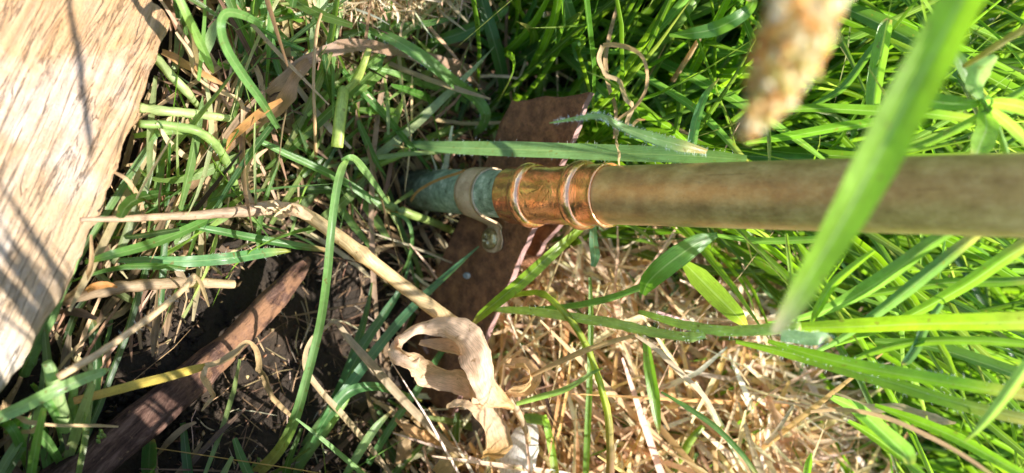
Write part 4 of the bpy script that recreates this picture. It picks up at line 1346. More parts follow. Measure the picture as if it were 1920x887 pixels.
leaf('grass_leaf', 'narrow grey-green blade slanting through the straw past the yellow stem', GB, [(960, 760, 8), (1010, 745, 13), (1060, 730, 13), (1110, 700, 8), (1130, 690, 3)], ('p', 0.0, 0.0, 0.004, 0.01, 0.012), (0.20, 0.32, 0.10))
leaf('dry_straw', 'orange-tan straw blade rising from the crumpled leaf through the green stems', 'dry blade', [(975, 715, 6), (1030, 688, 11), (1090, 660, 12), (1150, 640, 11), (1195, 628, 7)], ('p', 0.0, 0.004, 0.006, 0.004, 0.002), (0.52, 0.34, 0.17), 'straw')
leaf('dry_straw', 'long pale straw slanting away from the hairy stem into the straw bed', 'dry blade', [(1190, 628, 6), (1230, 655, 11), (1275, 700, 12), (1320, 745, 10), (1350, 800, 6)], ('p', 0.002, 0.008, 0.016, 0.024, 0.03), (0.62, 0.48, 0.32), 'straw', roll=(10, 50))
leaf('grass_leaf', 'grey-green blade crossing the straw bed below the hairy stems', GB, [(1240, 735, 4), (1290, 765, 11), (1340, 800, 12), (1390, 850, 11), (1430, 905, 8)], ('p', 0.02, 0.022, 0.026, 0.03, 0.034), (0.14, 0.28, 0.09))
stem('cut_stalk', 'green cut stem joint standing by the pale oval leaf', 'stem', [(985, 784, 20), (1005, 786, 21), (1022, 788, 22)], ('g', 0.06, 0.062, 0.064), (0.26, 0.38, 0.08), seg=12)
leaf('grass_leaf', 'bright blade bending down from the cut stem joint', GB, [(1020, 780, 10), (1026, 800, 15), (1034, 840, 16), (1044, 905, 16)], ('g', 0.066, 0.068, 0.06, 0.05), (0.24, 0.44, 0.06))
stem('plant_stalk', 'yellow-green stem leaning out of the straw at the lowest edge', 'stem', [(1250, 905, 17), (1275, 860, 16), (1300, 818, 15), (1318, 800, 11)], ('g', 0.03, 0.035, 0.04, 0.042), (0.26, 0.36, 0.05), nodes=(0.5,))
leaf('grass_leaf', 'straight green blade standing on edge below the long bright blades', GB, [(1510, 905, 16), (1516, 870, 15), (1521, 850, 3)], ('g', 0.14, 0.14, 0.14), (0.2, 0.42, 0.03))
# --- lit blades on the far side of the pipe
BL = [
    ('long lit blade with a white-toothed edge below the level bright blade', [(1440, 640, 8), (1530, 668, 24), (1620, 690, 27), (1720, 708, 27), (1830, 728, 27), (1950, 748, 26)], (0.01, 0.012, 0.015, 0.02, 0.02), (0.17, 0.34, 0.02), (10, 30)),
    ('longest lit blade slanting down past the toothed blade', [(1380, 640, 8), (1480, 662, 20), (1580, 690, 25), (1690, 722, 27), (1800, 756, 27), (1940, 788, 26)], (0.02, 0.02, 0.024, 0.028, 0.03), (0.24, 0.42, 0.02), (-20, -20)),
    ('blade with a grey sheen slanting up to the pipe beside the blurred blade', [(1440, 606, 5), (1500, 598, 12), (1560, 578, 22), (1630, 540, 32), (1690, 500, 31), (1745, 458, 28), (1790, 430, 20)], (0.035, 0.03, 0.024, 0.02, 0.018, 0.02, 0.022), (0.15, 0.32, 0.06), (25, 15)),
    ('second grey-sheened blade slanting up to the pipe', [(1500, 675, 5), (1570, 640, 12), (1640, 592, 20), (1710, 538, 27), (1780, 480, 27), (1840, 432, 20)], (0.04, 0.03, 0.026, 0.022, 0.02, 0.02), (0.12, 0.27, 0.05), (20, 0)),
    ('folded lit blade by the blurred blade tip', [(1520, 606, 6), (1535, 575, 18), (1560, 535, 20), (1600, 500, 15), (1640, 470, 8)], (0.02, 0.014, 0.012, 0.012, 0.014), (0.22, 0.42, 0.03), (-20, 20)),
    ('broad lit blade fanning to the edge below the pipe', [(1560, 650, 5), (1650, 618, 14), (1740, 575, 22), (1820, 530, 28), (1890, 482, 30), (1970, 430, 26)], (0.05, 0.045, 0.04, 0.034, 0.03, 0.03), (0.15, 0.33, 0.02), (10, 20)),
    ('thin lit blade hanging straight down from the pipe beside the blurred blade', [(1474, 438, 6), (1480, 490, 10), (1486, 545, 11), (1490, 595, 9)], (0.015, 0.015, 0.015, 0.015), (0.26, 0.42, 0.04), (0, 20)),
    ('kinked green blade hanging below the level bright blade', [(1765, 570, 12), (1735, 612, 18), (1718, 650, 20), (1700, 675, 18), (1690, 682, 4)], (0.03, 0.03, 0.03, 0.03, 0.03), (0.12, 0.29, 0.06), (0, 30)),
    ('pale sunlit blade slanting across the corner blades to a point', [(1960, 640, 20), (1915, 700, 25), (1870, 760, 22), (1835, 802, 13), (1808, 828, 3)], (0.0, 0.0, 0.0, 0.0, 0.0), (0.30, 0.44, 0.10), (-10, 20)),
    ('dark shaded blade level below the broad fanning blade', [(1640, 640, 10), (1740, 650, 22), (1840, 680, 26), (1950, 720, 24)], (0.05, 0.05, 0.05, 0.05), (0.075, 0.20, 0.03), (30, 30)),
    ('bent green blade with a rounded silver tip low in the corner', [(1560, 745, 10), (1610, 770, 28), (1660, 815, 32), (1695, 850, 36), (1704, 872, 20)], (0.04, 0.03, 0.02, 0.014, 0.012), (0.14, 0.32, 0.06), (0, 30)),
    ('lit blade lying under the silver-tipped blade', [(1590, 790, 8), (1640, 820, 20), (1700, 865, 20), (1750, 910, 12)], (0.04, 0.035, 0.03, 0.03), (0.2, 0.4, 0.02), (20, 0)),
    ('upright blade with a torn notched top above the pipe', [(1636, 215, 26), (1640, 160, 32), (1650, 100, 34), (1660, 52, 28), (1668, 36, 12)], (0.05, 0.05, 0.05, 0.05, 0.05), (0.17, 0.34, 0.04), (5, 0)),
    ('broad dark blade running behind the notched blade', [(1560, 5, 20), (1640, 40, 34), (1720, 82, 38), (1800, 135, 30), (1850, 180, 10)], (0.07, 0.07, 0.07, 0.07, 0.07), (0.06, 0.18, 0.025), (20, 0)),
    ('narrow blade slanting up behind the seed head tip', [(1520, 200, 8), (1580, 165, 16), (1630, 100, 16), (1660, 60, 10)], (0.06, 0.06, 0.06, 0.06), (0.10, 0.25, 0.04), (0, 20)),
    ('level green blade just above the pipe under the notched blade', [(1420, 212, 8), (1520, 204, 18), (1630, 208, 22), (1740, 214, 22), (1850, 228, 16)], (0.05, 0.046, 0.04, 0.036, 0.03), (0.11, 0.28, 0.02), (25, 10)),
    ('second level blade along the pipe beside the seed head tip', [(1400, 268, 8), (1480, 256, 18), (1570, 240, 20), (1660, 226, 18), (1760, 190, 10)], (0.045, 0.04, 0.036, 0.034, 0.034), (0.10, 0.26, 0.03), (10, 30)),
    ('lit blade crossing under the whorled weed to the pipe', [(1640, 290, 8), (1720, 275, 16), (1800, 240, 18), (1880, 195, 18), (1950, 150, 14)], (0.03, 0.03, 0.03, 0.03, 0.03), (0.20, 0.38, 0.03), (0, 20)),
    ('dark thin blade along the pipe by the broad rounded leaf', [(1330, 440, 6), (1420, 452, 14), (1510, 450, 16), (1600, 446, 12)], (0.035, 0.03, 0.03, 0.03), (0.10, 0.24, 0.05), (20, 0)),
    ('blade with a bent tip crossing under the broad lit blade', [(1590, 560, 6), (1680, 545, 16), (1780, 530, 20), (1880, 528, 20), (1960, 520, 16)], (0.045, 0.045, 0.045, 0.045, 0.045), (0.15, 0.34, 0.02), (20, -20)),
    ('lit blade in the corner below the longest lit blade', [(1640, 760, 8), (1720, 790, 22), (1800, 825, 24), (1900, 880, 22), (1960, 915, 16)], (0.035, 0.035, 0.035, 0.035, 0.035), (0.2, 0.4, 0.02), (15, -10)),
    ('straight bright blade rising to the edge from the kinked blade', [(1560, 690, 6), (1650, 655, 16), (1740, 640, 18), (1850, 640, 18), (1960, 650, 14)], (0.03, 0.03, 0.03, 0.03, 0.03), (0.2, 0.38, 0.02), (-15, 15)),
]
for k, (lb, q, off, tn_, ro) in enumerate(BL):
    kf = (0.95, 0.62, 0.8, 0.55)[k % 4]
    tn_ = (tn_[0] * kf, tn_[1] * kf, tn_[2] * (1.2 if k % 2 else 0.9))
    o = leaf('grass_leaf', lb, GB, q, ('p',) + off, tn_, fold=0.6, roll=ro, wav=0.02, hairs=110 if 'toothed' in lb else 0, group='lit grass blades behind the pipe')
leaf('dry_straw', 'long thin reddish dry straw arching across the corner blades', 'dry blade', [(1520, 772, 6), (1580, 768, 9), (1650, 780, 10), (1720, 808, 10), (1800, 850, 9), (1880, 905, 7)], ('p', 0.03, 0.025, 0.02, 0.018, 0.015, 0.012), (0.46, 0.28, 0.17), 'straw')
leaf('dry_straw', 'grey-brown curled dry blade behind the toothed blade', 'dry blade', [(1560, 745, 6), (1620, 758, 16), (1690, 772, 18), (1760, 792, 14), (1800, 800, 5)], ('p', 0.045, 0.045, 0.045, 0.045, 0.045), (0.34, 0.28, 0.18), 'straw', crumple=0.002)

# --- whorled weed
t = empty('whorled_weed', W(1842, 190, pipe_depth(1842) + 0.03))
setup(t, 'small weed with a whorl of oval green leaves above the pipe at the edge', 'weed')
under(t, stem('stem', None, None, [(1800, 140, 10), (1842, 188, 11), (1870, 240, 12), (1900, 330, 12)], ('p', 0.05, 0.032, 0.03, 0.03), (0.22, 0.36, 0.08), parent=t))
for q, tn_ in (
        ([(1842, 188, 8), (1828, 160, 34), (1842, 128, 44), (1868, 104, 12)], (0.30, 0.42, 0.16)),
        ([(1842, 192, 8), (1880, 194, 26), (1925, 204, 30), (1980, 230, 10)], (0.22, 0.38, 0.05)),
        ([(1840, 190, 8), (1818, 150, 26), (1798, 112, 24), (1784, 84, 4)], (0.16, 0.30, 0.06)),
        ([(1840, 195, 8), (1850, 235, 44), (1838, 270, 48), (1826, 300, 20)], (0.20, 0.36, 0.04)),
        ([(1842, 194, 8), (1880, 222, 22), (1910, 250, 24), (1935, 285, 6)], (0.24, 0.40, 0.06)),
        ([(1838, 194, 8), (1800, 196, 30), (1750, 190, 34), (1700, 178, 10)], (0.12, 0.28, 0.02))):
    under(t, leaf('leaf', None, None, q, ('p', 0.032, 0.026, 0.022, 0.02), tn_, parent=t, fold=0.2, cup=0.1, roll=(random.uniform(-30, 30), random.uniform(-30, 30)), cross=7))
stem('straw_stalk', 'pale tan stalk slanting over the whorled weed', 'stalk', [(1960, 30, 15), (1900, 66, 15), (1850, 98, 13), (1808, 124, 9)], ('p', 0.01, 0.012, 0.014, 0.02), (0.40, 0.36, 0.13), 'stem')

# --- near, out of focus
leaf('near_grass_leaf', 'large blurred bright green blade hanging in front of the pipe', GB,
     [(1860, -90, 84), (1805, -5, 88), (1752, 95, 92), (1697, 195, 95), (1642, 300, 92), (1583, 410, 76), (1526, 505, 60), (1478, 585, 42), (1450, 625, 14)],
     ('d', 0.142, 0.144, 0.147, 0.150, 0.154, 0.158, 0.162, 0.165, 0.166), (0.22, 0.40, 0.012), fold=0.25, roll=(-10, 15, 25), tip=(0.50, 0.42, 0.26), wav=0.0, per=8)
t = empty('seed_spike', W(1500, 60, 0.120))
setup(t, 'blurred tan seed head hanging tip down close above the pipe', 'seed head')
_cp = [W(1545, -120, 0.116), W(1508, 0, 0.119), W(1482, 90, 0.121), W(1445, 170, 0.123), W(1396, 254, 0.125)]
_C = catmull(np.array(_cp), 10)
_n = len(_C)
_r = np.interp(np.linspace(0, 1, _n), [0, 0.2, 0.45, 0.7, 0.9, 1], [0.0056, 0.0062, 0.0055, 0.0038, 0.0015, 0.0002])
V, Fq, UV = tube_mesh(_C, _r * 0.72, 12, 0.3, 3.0)
under(t, build('spike', V, Fq, 'floret', t, np.tile(np.array([0.56, 0.46, 0.24]), (len(V), 1)), UV))
_T = unit(np.gradient(_C, axis=0))
fv, ff, ft, fu = [], [], [], []
for k in range(300):
    i = random.uniform(0, _n - 1.01)
    a = random.uniform(0, 2 * math.pi)
    i0 = int(i)
    c = _C[i0] + (_C[i0 + 1] - _C[i0]) * (i - i0)
    tt = _T[i0]
    s = unit(np.cross(tt, [0.3, 0.8, 0.5]))
    b = np.cross(tt, s)
    rd = s * math.cos(a) + b * math.sin(a)
    rr = _r[i0]
    L = random.uniform(0.0026, 0.0044) * (0.35 + 0.65 * rr / 0.0062)
    wv = np.cross(rd, tt)
    p = c + rd * rr * 0.6
    dv = unit(rd * random.uniform(0.5, 1.0) + tt * 1.0)
    w2 = random.uniform(0.0009, 0.0016) * (0.4 + 0.6 * rr / 0.0062)
    k0 = len(fv)
    fv += [p, p + dv * L * .5 + wv * w2, p + dv * L, p + dv * L * .5 - wv * w2, p + dv * L * .5 + rd * w2 * 1.2]
    ff += [(k0, k0 + 1, k0 + 4), (k0 + 1, k0 + 2, k0 + 4), (k0 + 2, k0 + 3, k0 + 4), (k0 + 3, k0, k0 + 4), (k0, k0 + 3, k0 + 2, k0 + 1)]
    ct = random.choice(((0.74, 0.60, 0.32), (0.82, 0.74, 0.48), (0.66, 0.40, 0.15), (0.58, 0.55, 0.22), (0.90, 0.86, 0.66), (0.62, 0.44, 0.19)))
    ft += [ct] * 5
    fu += [(0.5, 0.5, k)] * 5
o = under(t, build('floret_mass', fv, ff, 'floret', t, np.array(ft), np.array(fu)))
o['kind'] = 'stuff'
under(t, stem('stalk', None, None, [(1548, -110, 26), (1570, -190, 24), (1600, -300, 22)], ('d', 0.116, 0.112, 0.108), (0.3, 0.36, 0.1), parent=t))
# ================================================================== grass, straw and litter nobody could count
BOARDP = np.array([(-400, -100), (285, -60), (322, 58), (170, 425), (106, 545), (-20, 775), (-400, 1500)], float)
STICKP = np.array([(105, 905), (235, 905), (420, 690), (470, 610), (590, 490), (560, 455), (500, 475), (430, 560), (250, 740)], float)
BARP = np.array([(955, 178), (1115, 172), (1060, 310), (990, 435), (935, 580), (852, 785), (735, 715), (790, 545), (850, 410), (905, 300)], float)


def inside(poly, x, y):
    x = np.asarray(x)
    y = np.asarray(y)
    r = np.zeros(x.shape, bool)
    j = len(poly) - 1
    for i in range(len(poly)):
        xi, yi = poly[i]
        xj, yj = poly[j]
        c = ((yi > y) != (yj > y)) & (x < (xj - xi) * (y - yi) / (yj - yi + 1e-9) + xi)
        r ^= c
        j = i
    return r


def blocked(P):
    """P (N, S, 3): blades that would hide a thing that the photograph shows in the clear"""
    x, y, d = PROJ(P)
    pipe_ = (x > 760) & (y > 366 - 0.0345 * (x + 561) - 6) & (y < 366 + 0.0345 * (x + 561) + 10) & (d < pipe_depth(np.maximum(x, 0)) + 0.012)
    clip_ = (x > 845) & (x < 950) & (y > 380) & (y < 475) & (d < 0.40)
    bar_ = inside(BARP, x, y) & (P[..., 1] < 0.022)
    coup_ = (x > 920) & (x < 1150) & (y > 296) & (y < 440) & (d < 0.36)
    brd = inside(BOARDP, x, y) & (P[..., 1] < -0.05)
    stk = inside(STICKP, x, y)
    near = (d < 0.235) & (d > 0) & (x > -200) & (x < 2100) & (y > -150) & (y < 1050)
    bad = pipe_ | clip_ | bar_ | coup_ | brd | stk | near
    return bad.any(axis=1)


STRAWP = np.array([(900, 500), (1120, 455), (1330, 520), (1420, 660), (1570, 900), (1650, 1400), (700, 1400), (760, 800)], float)


def strips(name, root, d0, L, w, bend, tint, mat, seg=7, clear=None, leak=0.0, fold=0.3, profile='blade', facing=None, twist=1.0, tipmix=None, check=True, kink=0.0):
    """many narrow leaves as one mesh"""
    N = len(root)
    t = np.linspace(0, 1, seg + 1)
    P = root[:, None, :] + L[:, None, None] * (t[None, :, None] * d0[:, None, :] + (t ** 2)[None, :, None] * bend[:, None, :])
    if kink:
        kv = unit(rng.normal(size=(N, 3))) * kink
        at = rng.uniform(0.25, 0.8, N)
        P = P + L[:, None, None] * np.maximum(t[None, :] - at[:, None], 0)[:, :, None] * kv[:, None, :]
    if check:
        ok = ~blocked(P)
        if clear is not None:
            x, y, d = PROJ(P)
            ok &= ~inside(clear, x, y).any(axis=1) | (rng.uniform(0, 1, N) < leak)
        P, L, w, tint = P[ok], L[ok], w[ok], tint[ok]
        N = len(P)
        if facing is not None:
            facing = facing[ok]
    T = unit(np.gradient(P, axis=1))
    if facing is None:
        facing = unit(rng.normal(size=(N, 3)))
    Nn = unit(facing[:, None, :] - T * np.sum(facing[:, None, :] * T, 2, keepdims=True))
    S = np.cross(T, Nn)
    tw = (rng.normal(size=N) * twist)[:, None] * t[None, :]
    S, Nn = S * np.cos(tw)[..., None] + Nn * np.sin(tw)[..., None], Nn * np.cos(tw)[..., None] - S * np.sin(tw)[..., None]
    if profile == 'blade':
        pr = np.minimum(1, 0.55 + 2.2 * t) * (1 - t ** 3) ** 0.8
    else:
        pr = np.minimum(1, 0.4 + 5 * t) * np.minimum(1, 0.35 + 5 * (1 - t))
    hw = w[:, None] * pr[None, :] * 0.5
    V = np.stack([P - S * hw[..., None] + Nn * (fold * hw)[..., None], P, P + S * hw[..., None] + Nn * (fold * hw)[..., None]], 2)
    c = tint[:, None, :] * np.ones((1, seg + 1, 1))
    if tipmix is not None:
        k = (sstep(0.72, 1.0, t)[None, :] * rng.uniform(0, 1, N)[:, None])[..., None] * tipmix[1]
        c = c * (1 - k) + np.array(tipmix[0]) * k
    c = np.repeat(c[:, :, None, :], 3, axis=2)
    uv = np.zeros(V.shape)
    uv[..., 0] = np.array([0, .5, 1])
    uv[..., 1] = (t * 3)[None, :, None]
    uv[..., 2] = rng.uniform(0, 50, N)[:, None, None]
    base = (np.arange(N) * (seg + 1) * 3)[:, None, None]
    row = (np.arange(seg) * 3)[None, :, None]
    q = np.array([[0, 1, 4, 3], [1, 2, 5, 4]])
    Fq = (base[..., None] + row[..., None] + q[None, None]).reshape(-1, 4)
    return build(name, V.reshape(-1, 3), Fq, mat, None, np.clip(c.reshape(-1, 3), 0.003, 0.95), uv.reshape(-1, 3))


def pick_px(n, x0, x1, y0, y1):
    return rng.uniform(x0, x1, n), rng.uniform(y0, y1, n)


def on_ground(px, py):
    d = ground_depth(px, py)
    ray = np.stack([(px - CXP) / F, (CYP - py) / F, -np.ones_like(px)], 1) @ ROT.T
    return CAM + ray * d[:, None]


def palette(n, cols, jit=0.22):
    c = np.array(cols)[rng.integers(0, len(cols), n)]
    return np.clip(c * (1 + rng.normal(size=(n, 1)) * jit) * (1 + rng.normal(size=(n, 3)) * 0.07), 0.005, 0.9)


GREENS = [(0.032, 0.100, 0.010), (0.055, 0.15, 0.010), (0.085, 0.195, 0.010), (0.024, 0.078, 0.014), (0.040, 0.115, 0.034), (0.12, 0.23, 0.010)]
STRAWS = [(0.82, 0.65, 0.42), (0.72, 0.53, 0.31), (0.55, 0.37, 0.21), (0.88, 0.75, 0.54), (0.66, 0.42, 0.17), (0.44, 0.30, 0.18), (0.84, 0.68, 0.45)]
BROWNS = [(0.20, 0.125, 0.075), (0.28, 0.18, 0.10), (0.13, 0.08, 0.048), (0.38, 0.26, 0.15), (0.08, 0.05, 0.032)]


SOILP = np.array([(300, 905), (345, 790), (470, 640), (600, 500), (690, 520), (715, 600), (650, 740), (560, 800), (500, 905)], float)


def straw_zone(x, y):
    """how much of the ground at world x, y is dry straw (1) rather than green grass (0)"""
    return sstep(0.015, 0.04, x) * sstep(-0.03, 0.02, y) * (1 - sstep(0.16, 0.24, y - 0.3 * (x - 0.05)))


# --- tall grass behind the pipe
def tall_grass(n, seed):
    x = rng.uniform(-0.55, 0.60, n)
    y = 0.045 + 0.75 * rng.uniform(0, 1, n) ** 1.5
    keep = rng.uniform(0, 1, n) > straw_zone(x, y) * 0.93
    keep &= ~((np.abs(x) < 0.022) & (y < 0.05))
    x, y = x[keep], y[keep]
    n = len(x)
    root = np.stack([x, y, terrain(x, y) - 0.004], 1)
    lean = rng.normal(size=(n, 2)) * 0.32
    d0 = unit(np.stack([lean[:, 0], lean[:, 1] - 0.05, np.ones(n)], 1))
    L = rng.uniform(0.10, 0.30, n)
    bend = np.stack([rng.normal(size=n) * 0.26, rng.normal(size=n) * 0.25 - 0.05, -np.abs(rng.normal(size=n)) * 0.28], 1)
    w = rng.uniform(0.0020, 0.0056, n)
    fc = unit(np.stack([rng.normal(size=n) * 0.6, -np.ones(n), 0.4 + rng.normal(size=n) * 0.5], 1))
    return strips('grass', root, d0, L, w, bend, palette(n, GREENS), 'leaf', seg=8, fold=0.55, facing=fc, twist=0.9, tipmix=((0.40, 0.30, 0.10), 0.7), clear=STRAWP)


g = tall_grass(17000, 1)
setup(g, 'tall green grass standing behind the pipe', 'grass', kind='stuff')


def far_grass(n):
    x = rng.uniform(-2.5, 2.5, n)
    y = 0.7 + 3.3 * rng.uniform(0, 1, n)
    root = np.stack([x, y, terrain(x, y) - 0.004], 1)
    d0 = unit(np.stack([rng.normal(size=n) * 0.3, rng.normal(size=n) * 0.3, np.ones(n)], 1))
    L = rng.uniform(0.15, 0.38, n)
    bend = np.stack([rng.normal(size=n) * 0.3, rng.normal(size=n) * 0.3, -np.abs(rng.normal(size=n)) * 0.3], 1)
    return strips('far_grass', root, d0, L, rng.uniform(0.005, 0.012, n), bend, palette(n, GREENS), 'leaf', seg=4, check=False)


setup(far_grass(9000), 'green grass farther off across the lawn', 'grass', kind='stuff')


def around_grass(n):
    """the lawn beside and behind the photographer"""
    a = rng.uniform(0, 2 * math.pi, n)
    r = 0.45 + 1.6 * rng.uniform(0, 1, n)
    x, y = r * np.cos(a), r * np.sin(a) - 0.1
    k = (y < 0.3) & ((np.abs(x) > 0.32) | (y < -0.5))
    x, y = x[k], y[k]
    n = len(x)
    root = np.stack([x, y, terrain(x, y) - 0.004], 1)
    d0 = unit(np.stack([rng.normal(size=n) * 0.5, rng.normal(size=n) * 0.5, np.ones(n)], 1))
    L = rng.uniform(0.06, 0.16, n)
    bend = np.stack([rng.normal(size=n) * 0.4, rng.normal(size=n) * 0.4, -np.abs(rng.normal(size=n)) * 0.4], 1)
    return strips('lawn_grass', root, d0, L, rng.uniform(0.003, 0.008, n), bend, palette(n, GREENS), 'leaf', seg=5)


setup(around_grass(9000), 'green lawn grass round about', 'grass', kind='stuff')


# --- straw bed under the pipe's lower side
def lying(name, px, py, lift0, lift1, Lr, wr, cols, mat, prefer=None, flat=0.25, seg=6, kink=0.25, fold=0.3, bendk=0.25, jit=0.22, profile='straw', prob=None, clear=None):
    root = on_ground(px, py)
    if prob is not None:
        k = rng.uniform(0, 1, len(root)) < prob(root[:, 0], root[:, 1])
        root = root[k]
    n = len(root)
    root = root + np.array([0, 0, 1.0]) * rng.uniform(lift0, lift1, n)[:, None]
    a = rng.uniform(0, 2 * math.pi, n)
    if prefer is not None:
        m = rng.uniform(0, 1, n) < prefer[1]
        a = np.where(m, math.radians(prefer[0]) + rng.normal(size=n) * 0.45, a)
    # slope of the ground
    e = 0.004
    gx = (terrain(root[:, 0] + e, root[:, 1]) - terrain(root[:, 0] - e, root[:, 1])) / (2 * e)
    gy = (terrain(root[:, 0], root[:, 1] + e) - terrain(root[:, 0], root[:, 1] - e)) / (2 * e)
    dx, dy = np.cos(a), np.sin(a)
    d0 = unit(np.stack([dx, dy, gx * dx + gy * dy + rng.normal(size=n) * flat], 1))
    L = rng.uniform(*Lr, n)
    root = root - d0 * (L * 0.5)[:, None]
    bend = rng.normal(size=(n, 3)) * np.array([bendk, bendk, bendk * 0.5])
    fc = unit(np.stack([-gx + rng.normal(size=n) * 0.5, -gy + rng.normal(size=n) * 0.5, np.ones(n)], 1))
    return strips(name, root, d0, L, rng.uniform(*wr, n), bend, palette(n, cols, jit), mat, seg=seg, fold=fold, profile=profile, facing=fc, twist=1.2, kink=kink, clear=clear, leak=0.3)


zone = lambda x, y: np.clip(straw_zone(x, y) + 0.05, 0, 1)
px, py = pick_px(6600, 820, 1800, 440, 1300)
s = lying('straw', px, py, 0.0, 0.040, (0.05, 0.14), (0.0011, 0.0036), STRAWS, 'straw', prefer=(35, 0.5), flat=0.32, kink=0.12, bendk=0.3, prob=zone)
setup(s, 'bed of dry tan straw below the pipe', 'straw', kind='stuff')
px, py = pick_px(900, 950, 1650, 470, 1100)
s = lying('green_straw_blades', px, py, 0.010, 0.036, (0.03, 0.08), (0.0014, 0.0030), GREENS[1:], 'leaf', flat=0.5, prob=zone, profile='blade')
setup(s, 'green blades threaded through the straw bed', 'grass', kind='stuff')

# --- tangle round the pipe foot and left of it


def left_zone(x, y):
    bare = np.exp(-(((x - 0.072) / 0.062) ** 2 + ((y + 0.050) / 0.066) ** 2))
    return np.clip(1 - 1.5 * bare, 0.02, 1) * (y < 0.07)


px, py = pick_px(3800, -250, 1060, -250, 1150)
s = lying('dry_litter', px, py, -0.002, 0.016, (0.025, 0.09), (0.0008, 0.0034), BROWNS, 'dark_fibre', flat=0.15, kink=0.12, bendk=0.4, clear=SOILP, prob=lambda x, y: np.clip(left_zone(x, y) + 0.04, 0, 1))
setup(s, 'tangle of brown dead grass round the pipe foot', 'dead grass', kind='stuff')
px, py = pick_px(900, -250, 1080, -250, 480)
s = lying('tan_litter', px, py, 0.004, 0.026, (0.03, 0.10), (0.0008, 0.0030), [(0.50, 0.36, 0.21), (0.40, 0.27, 0.16), (0.28, 0.17, 0.10), (0.60, 0.47, 0.30)], 'straw', flat=0.2, kink=0.1, bendk=0.45, clear=SOILP, prob=left_zone)
setup(s, 'tan dry blades tangled above the pipe foot', 'dead grass', kind='stuff')
px, py = pick_px(2300, -250, 1060, -250, 1150)
s = lying('low_grass', px, py, 0.004, 0.034, (0.03, 0.09), (0.0018, 0.0048), [(0.05, 0.12, 0.026), (0.08, 0.165, 0.035), (0.12, 0.21, 0.05), (0.04, 0.095, 0.028), (0.20, 0.28, 0.09), (0.30, 0.36, 0.16)], 'leaf', flat=0.38, kink=0.15, clear=SOILP,
          prob=lambda x, y: left_zone(x, y) * 0.8, profile='blade')
setup(s, 'low green blades tangled round the pipe foot', 'grass', kind='stuff')
# pale fuzzy thatch at the top
px, py = pick_px(2600, 560, 800, -160, 50)
s = lying('thatch', px, py, 0.015, 0.042, (0.006, 0.022), (0.0004, 0.0011), [(0.62, 0.50, 0.32), (0.52, 0.38, 0.22), (0.68, 0.58, 0.42)], 'straw', flat=0.9, kink=0.6)
setup(s, 'pale fuzzy clump of dry thatch at the top edge', 'thatch', kind='stuff')
# fine root threads on the bare soil
px, py = pick_px(900, 240, 900, 420, 1000)
s = lying('root_threads', px, py, -0.001, 0.006, (0.008, 0.03), (0.0002, 0.0007), BROWNS + [(0.4, 0.33, 0.25)], 'dark_fibre', flat=0.2, kink=0.6)
setup(s, 'fine root threads on the bare soil', 'roots', kind='stuff')


# soil crumbs
def crumbs(n):
    px, py = pick_px(n, 150, 1000, 380, 1000)
    c = on_ground(px, py)
    r = 0.0006 + 0.0022 * rng.uniform(0, 1, n) ** 3
    oct_ = np.array([(1, 0, 0), (-1, 0, 0), (0, 1, 0), (0, -1, 0), (0, 0, 1), (0, 0, -1)], float)
    f = np.array([(0, 2, 4), (2, 1, 4), (1, 3, 4), (3, 0, 4), (2, 0, 5), (1, 2, 5), (3, 1, 5), (0, 3, 5)])
    V = c[:, None, :] + oct_[None] * r[:, None, None] * rng.uniform(0.6, 1.4, (n, 6, 1)) + rng.normal(size=(n, 6, 3)) * (r * 0.25)[:, None, None]
    Fq = (np.arange(n) * 6)[:, None, None] + f[None]
    o = build('soil_crumbs', V.reshape(-1, 3), Fq.reshape(-1, 3), 'soil')
    setup(o, 'loose dark soil crumbs below the pipe foot', 'soil', kind='stuff')


crumbs(8000)


# --- grass added just outside the frame to shade the bare soil
def soil_shade_grass(n):
    x = rng.uniform(0.130, 0.28, n)
    y = rng.uniform(-0.17, -0.015, n)
    root = np.stack([x, y, terrain(x, y) - 0.004], 1)
    d0 = unit(np.stack([rng.normal(size=n) * 0.3 + 0.05, rng.normal(size=n) * 0.3, np.ones(n)], 1))
    L = rng.uniform(0.14, 0.30, n)
    bend = np.stack([rng.normal(size=n) * 0.25, rng.normal(size=n) * 0.25, -np.abs(rng.normal(size=n)) * 0.25], 1)
    fr = np.array([(-50, -50), (1970, -50), (1970, 885), (-50, 885)], float)
    return strips('soil_shade_grass', root, d0, L, rng.uniform(0.003, 0.007, n), bend, palette(n, GREENS), 'leaf', seg=7, clear=fr)


setup(soil_shade_grass(2600), 'added out-of-view grass that shades the bare soil', 'grass', kind='stuff')


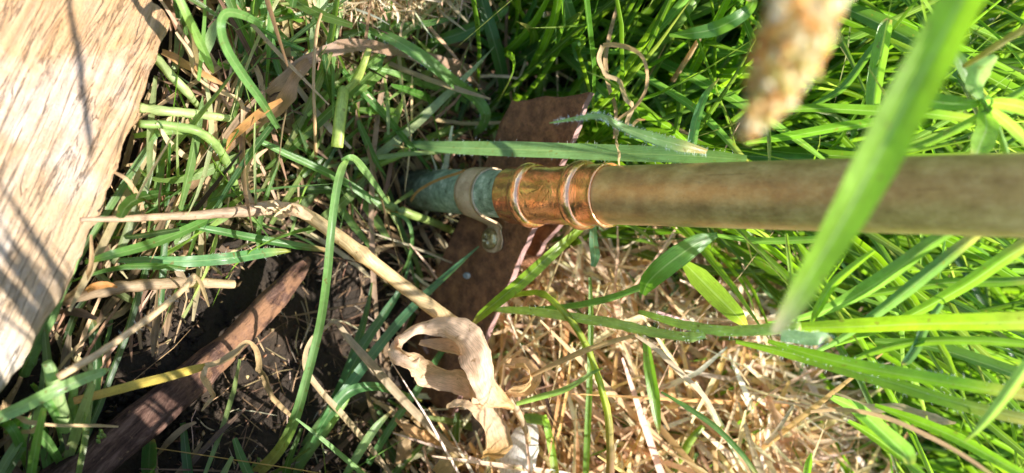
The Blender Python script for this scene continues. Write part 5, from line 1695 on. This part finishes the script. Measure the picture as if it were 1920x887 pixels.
# --- tall blades added just below the frame to cast shadows on the board
def board_shade_grass(m=160):
    px_ = rng.uniform(1500, 1950, m)
    py_ = rng.uniform(925, 1100, m)
    dd = rng.uniform(0.135, 0.170, m)
    top = np.array([W(a, b, c) for a, b, c in zip(px_, py_, dd)])
    x = top[:, 0] + rng.uniform(0.10, 0.17, m)
    y = top[:, 1] + rng.uniform(-0.04, 0.10, m)
    root = np.stack([x, y, terrain(x, y)], 1)
    v = top - root
    L = np.linalg.norm(v, axis=1)
    d = v / L[:, None]
    bend = np.stack([-rng.uniform(0.0, 0.1, m), rng.normal(size=m) * 0.08, -rng.uniform(0, 0.08, m)], 1)
    t = np.linspace(0, 1, 13)
    Pt = root[:, None, :] + (L * 1.1)[:, None, None] * (t[None, :, None] * d[:, None, :] + (t ** 2)[None, :, None] * bend[:, None, :])
    qx, qy, qd = PROJ(Pt)
    ok = ~((qx > -60) & (qx < 1980) & (qy < 912) & (qd > 0)).any(axis=1)
    idx = np.nonzero(ok)[0][:18]
    k = len(idx)
    return strips('board_shade_grass', root[idx], d[idx], L[idx] * 1.1, rng.uniform(0.004, 0.010, k), bend[idx], palette(k, GREENS), 'leaf', seg=12, check=False)


setup(board_shade_grass(), 'added out-of-view grass blades that shadow the board', 'grass', kind='stuff')


# --- chaff: broken bits and small seeds between the straw and on the soil
def chaff(n, x0, x1, y0, y1, lift, cols, rr, name, label):
    px, py = pick_px(n, x0, x1, y0, y1)
    c = on_ground(px, py)
    c[:, 2] += rng.uniform(0, lift, n)
    ax = unit(rng.normal(size=(n, 3)))
    sd_ = unit(np.cross(ax, rng.normal(size=(n, 3))))
    up_ = np.cross(ax, sd_)
    r = rng.uniform(*rr, n)
    a = rng.uniform(1.5, 3.5, n)
    V = np.stack([c + ax * (r * a)[:, None], c - ax * (r * a)[:, None], c + sd_ * r[:, None], c - sd_ * r[:, None], c + up_ * (r * .6)[:, None], c - up_ * (r * .6)[:, None]], 1)
    f = np.array([(0, 2, 4), (2, 1, 4), (1, 3, 4), (3, 0, 4), (2, 0, 5), (1, 2, 5), (3, 1, 5), (0, 3, 5)])
    bad = blocked(V)
    V = V[~bad]
    n = len(V)
    t_ = np.repeat(palette(n, cols)[:, None, :], 6, axis=1).reshape(-1, 3)
    o = build(name, V.reshape(-1, 3), ((np.arange(n) * 6)[:, None, None] + f[None]).reshape(-1, 3), 'straw', None, t_, np.zeros((n * 6, 3)))
    setup(o, label, 'chaff', kind='stuff')


chaff(2600, 900, 1650, 480, 1000, 0.034, STRAWS + [(0.85, 0.78, 0.62)], (0.0004, 0.0010), 'chaff', 'broken straw bits and pale seeds in the straw bed')
chaff(2200, -100, 1000, -100, 1000, 0.008, BROWNS + [(0.5, 0.36, 0.2)], (0.0003, 0.0010), 'soil_chaff', 'broken brown plant bits on the soil and litter')
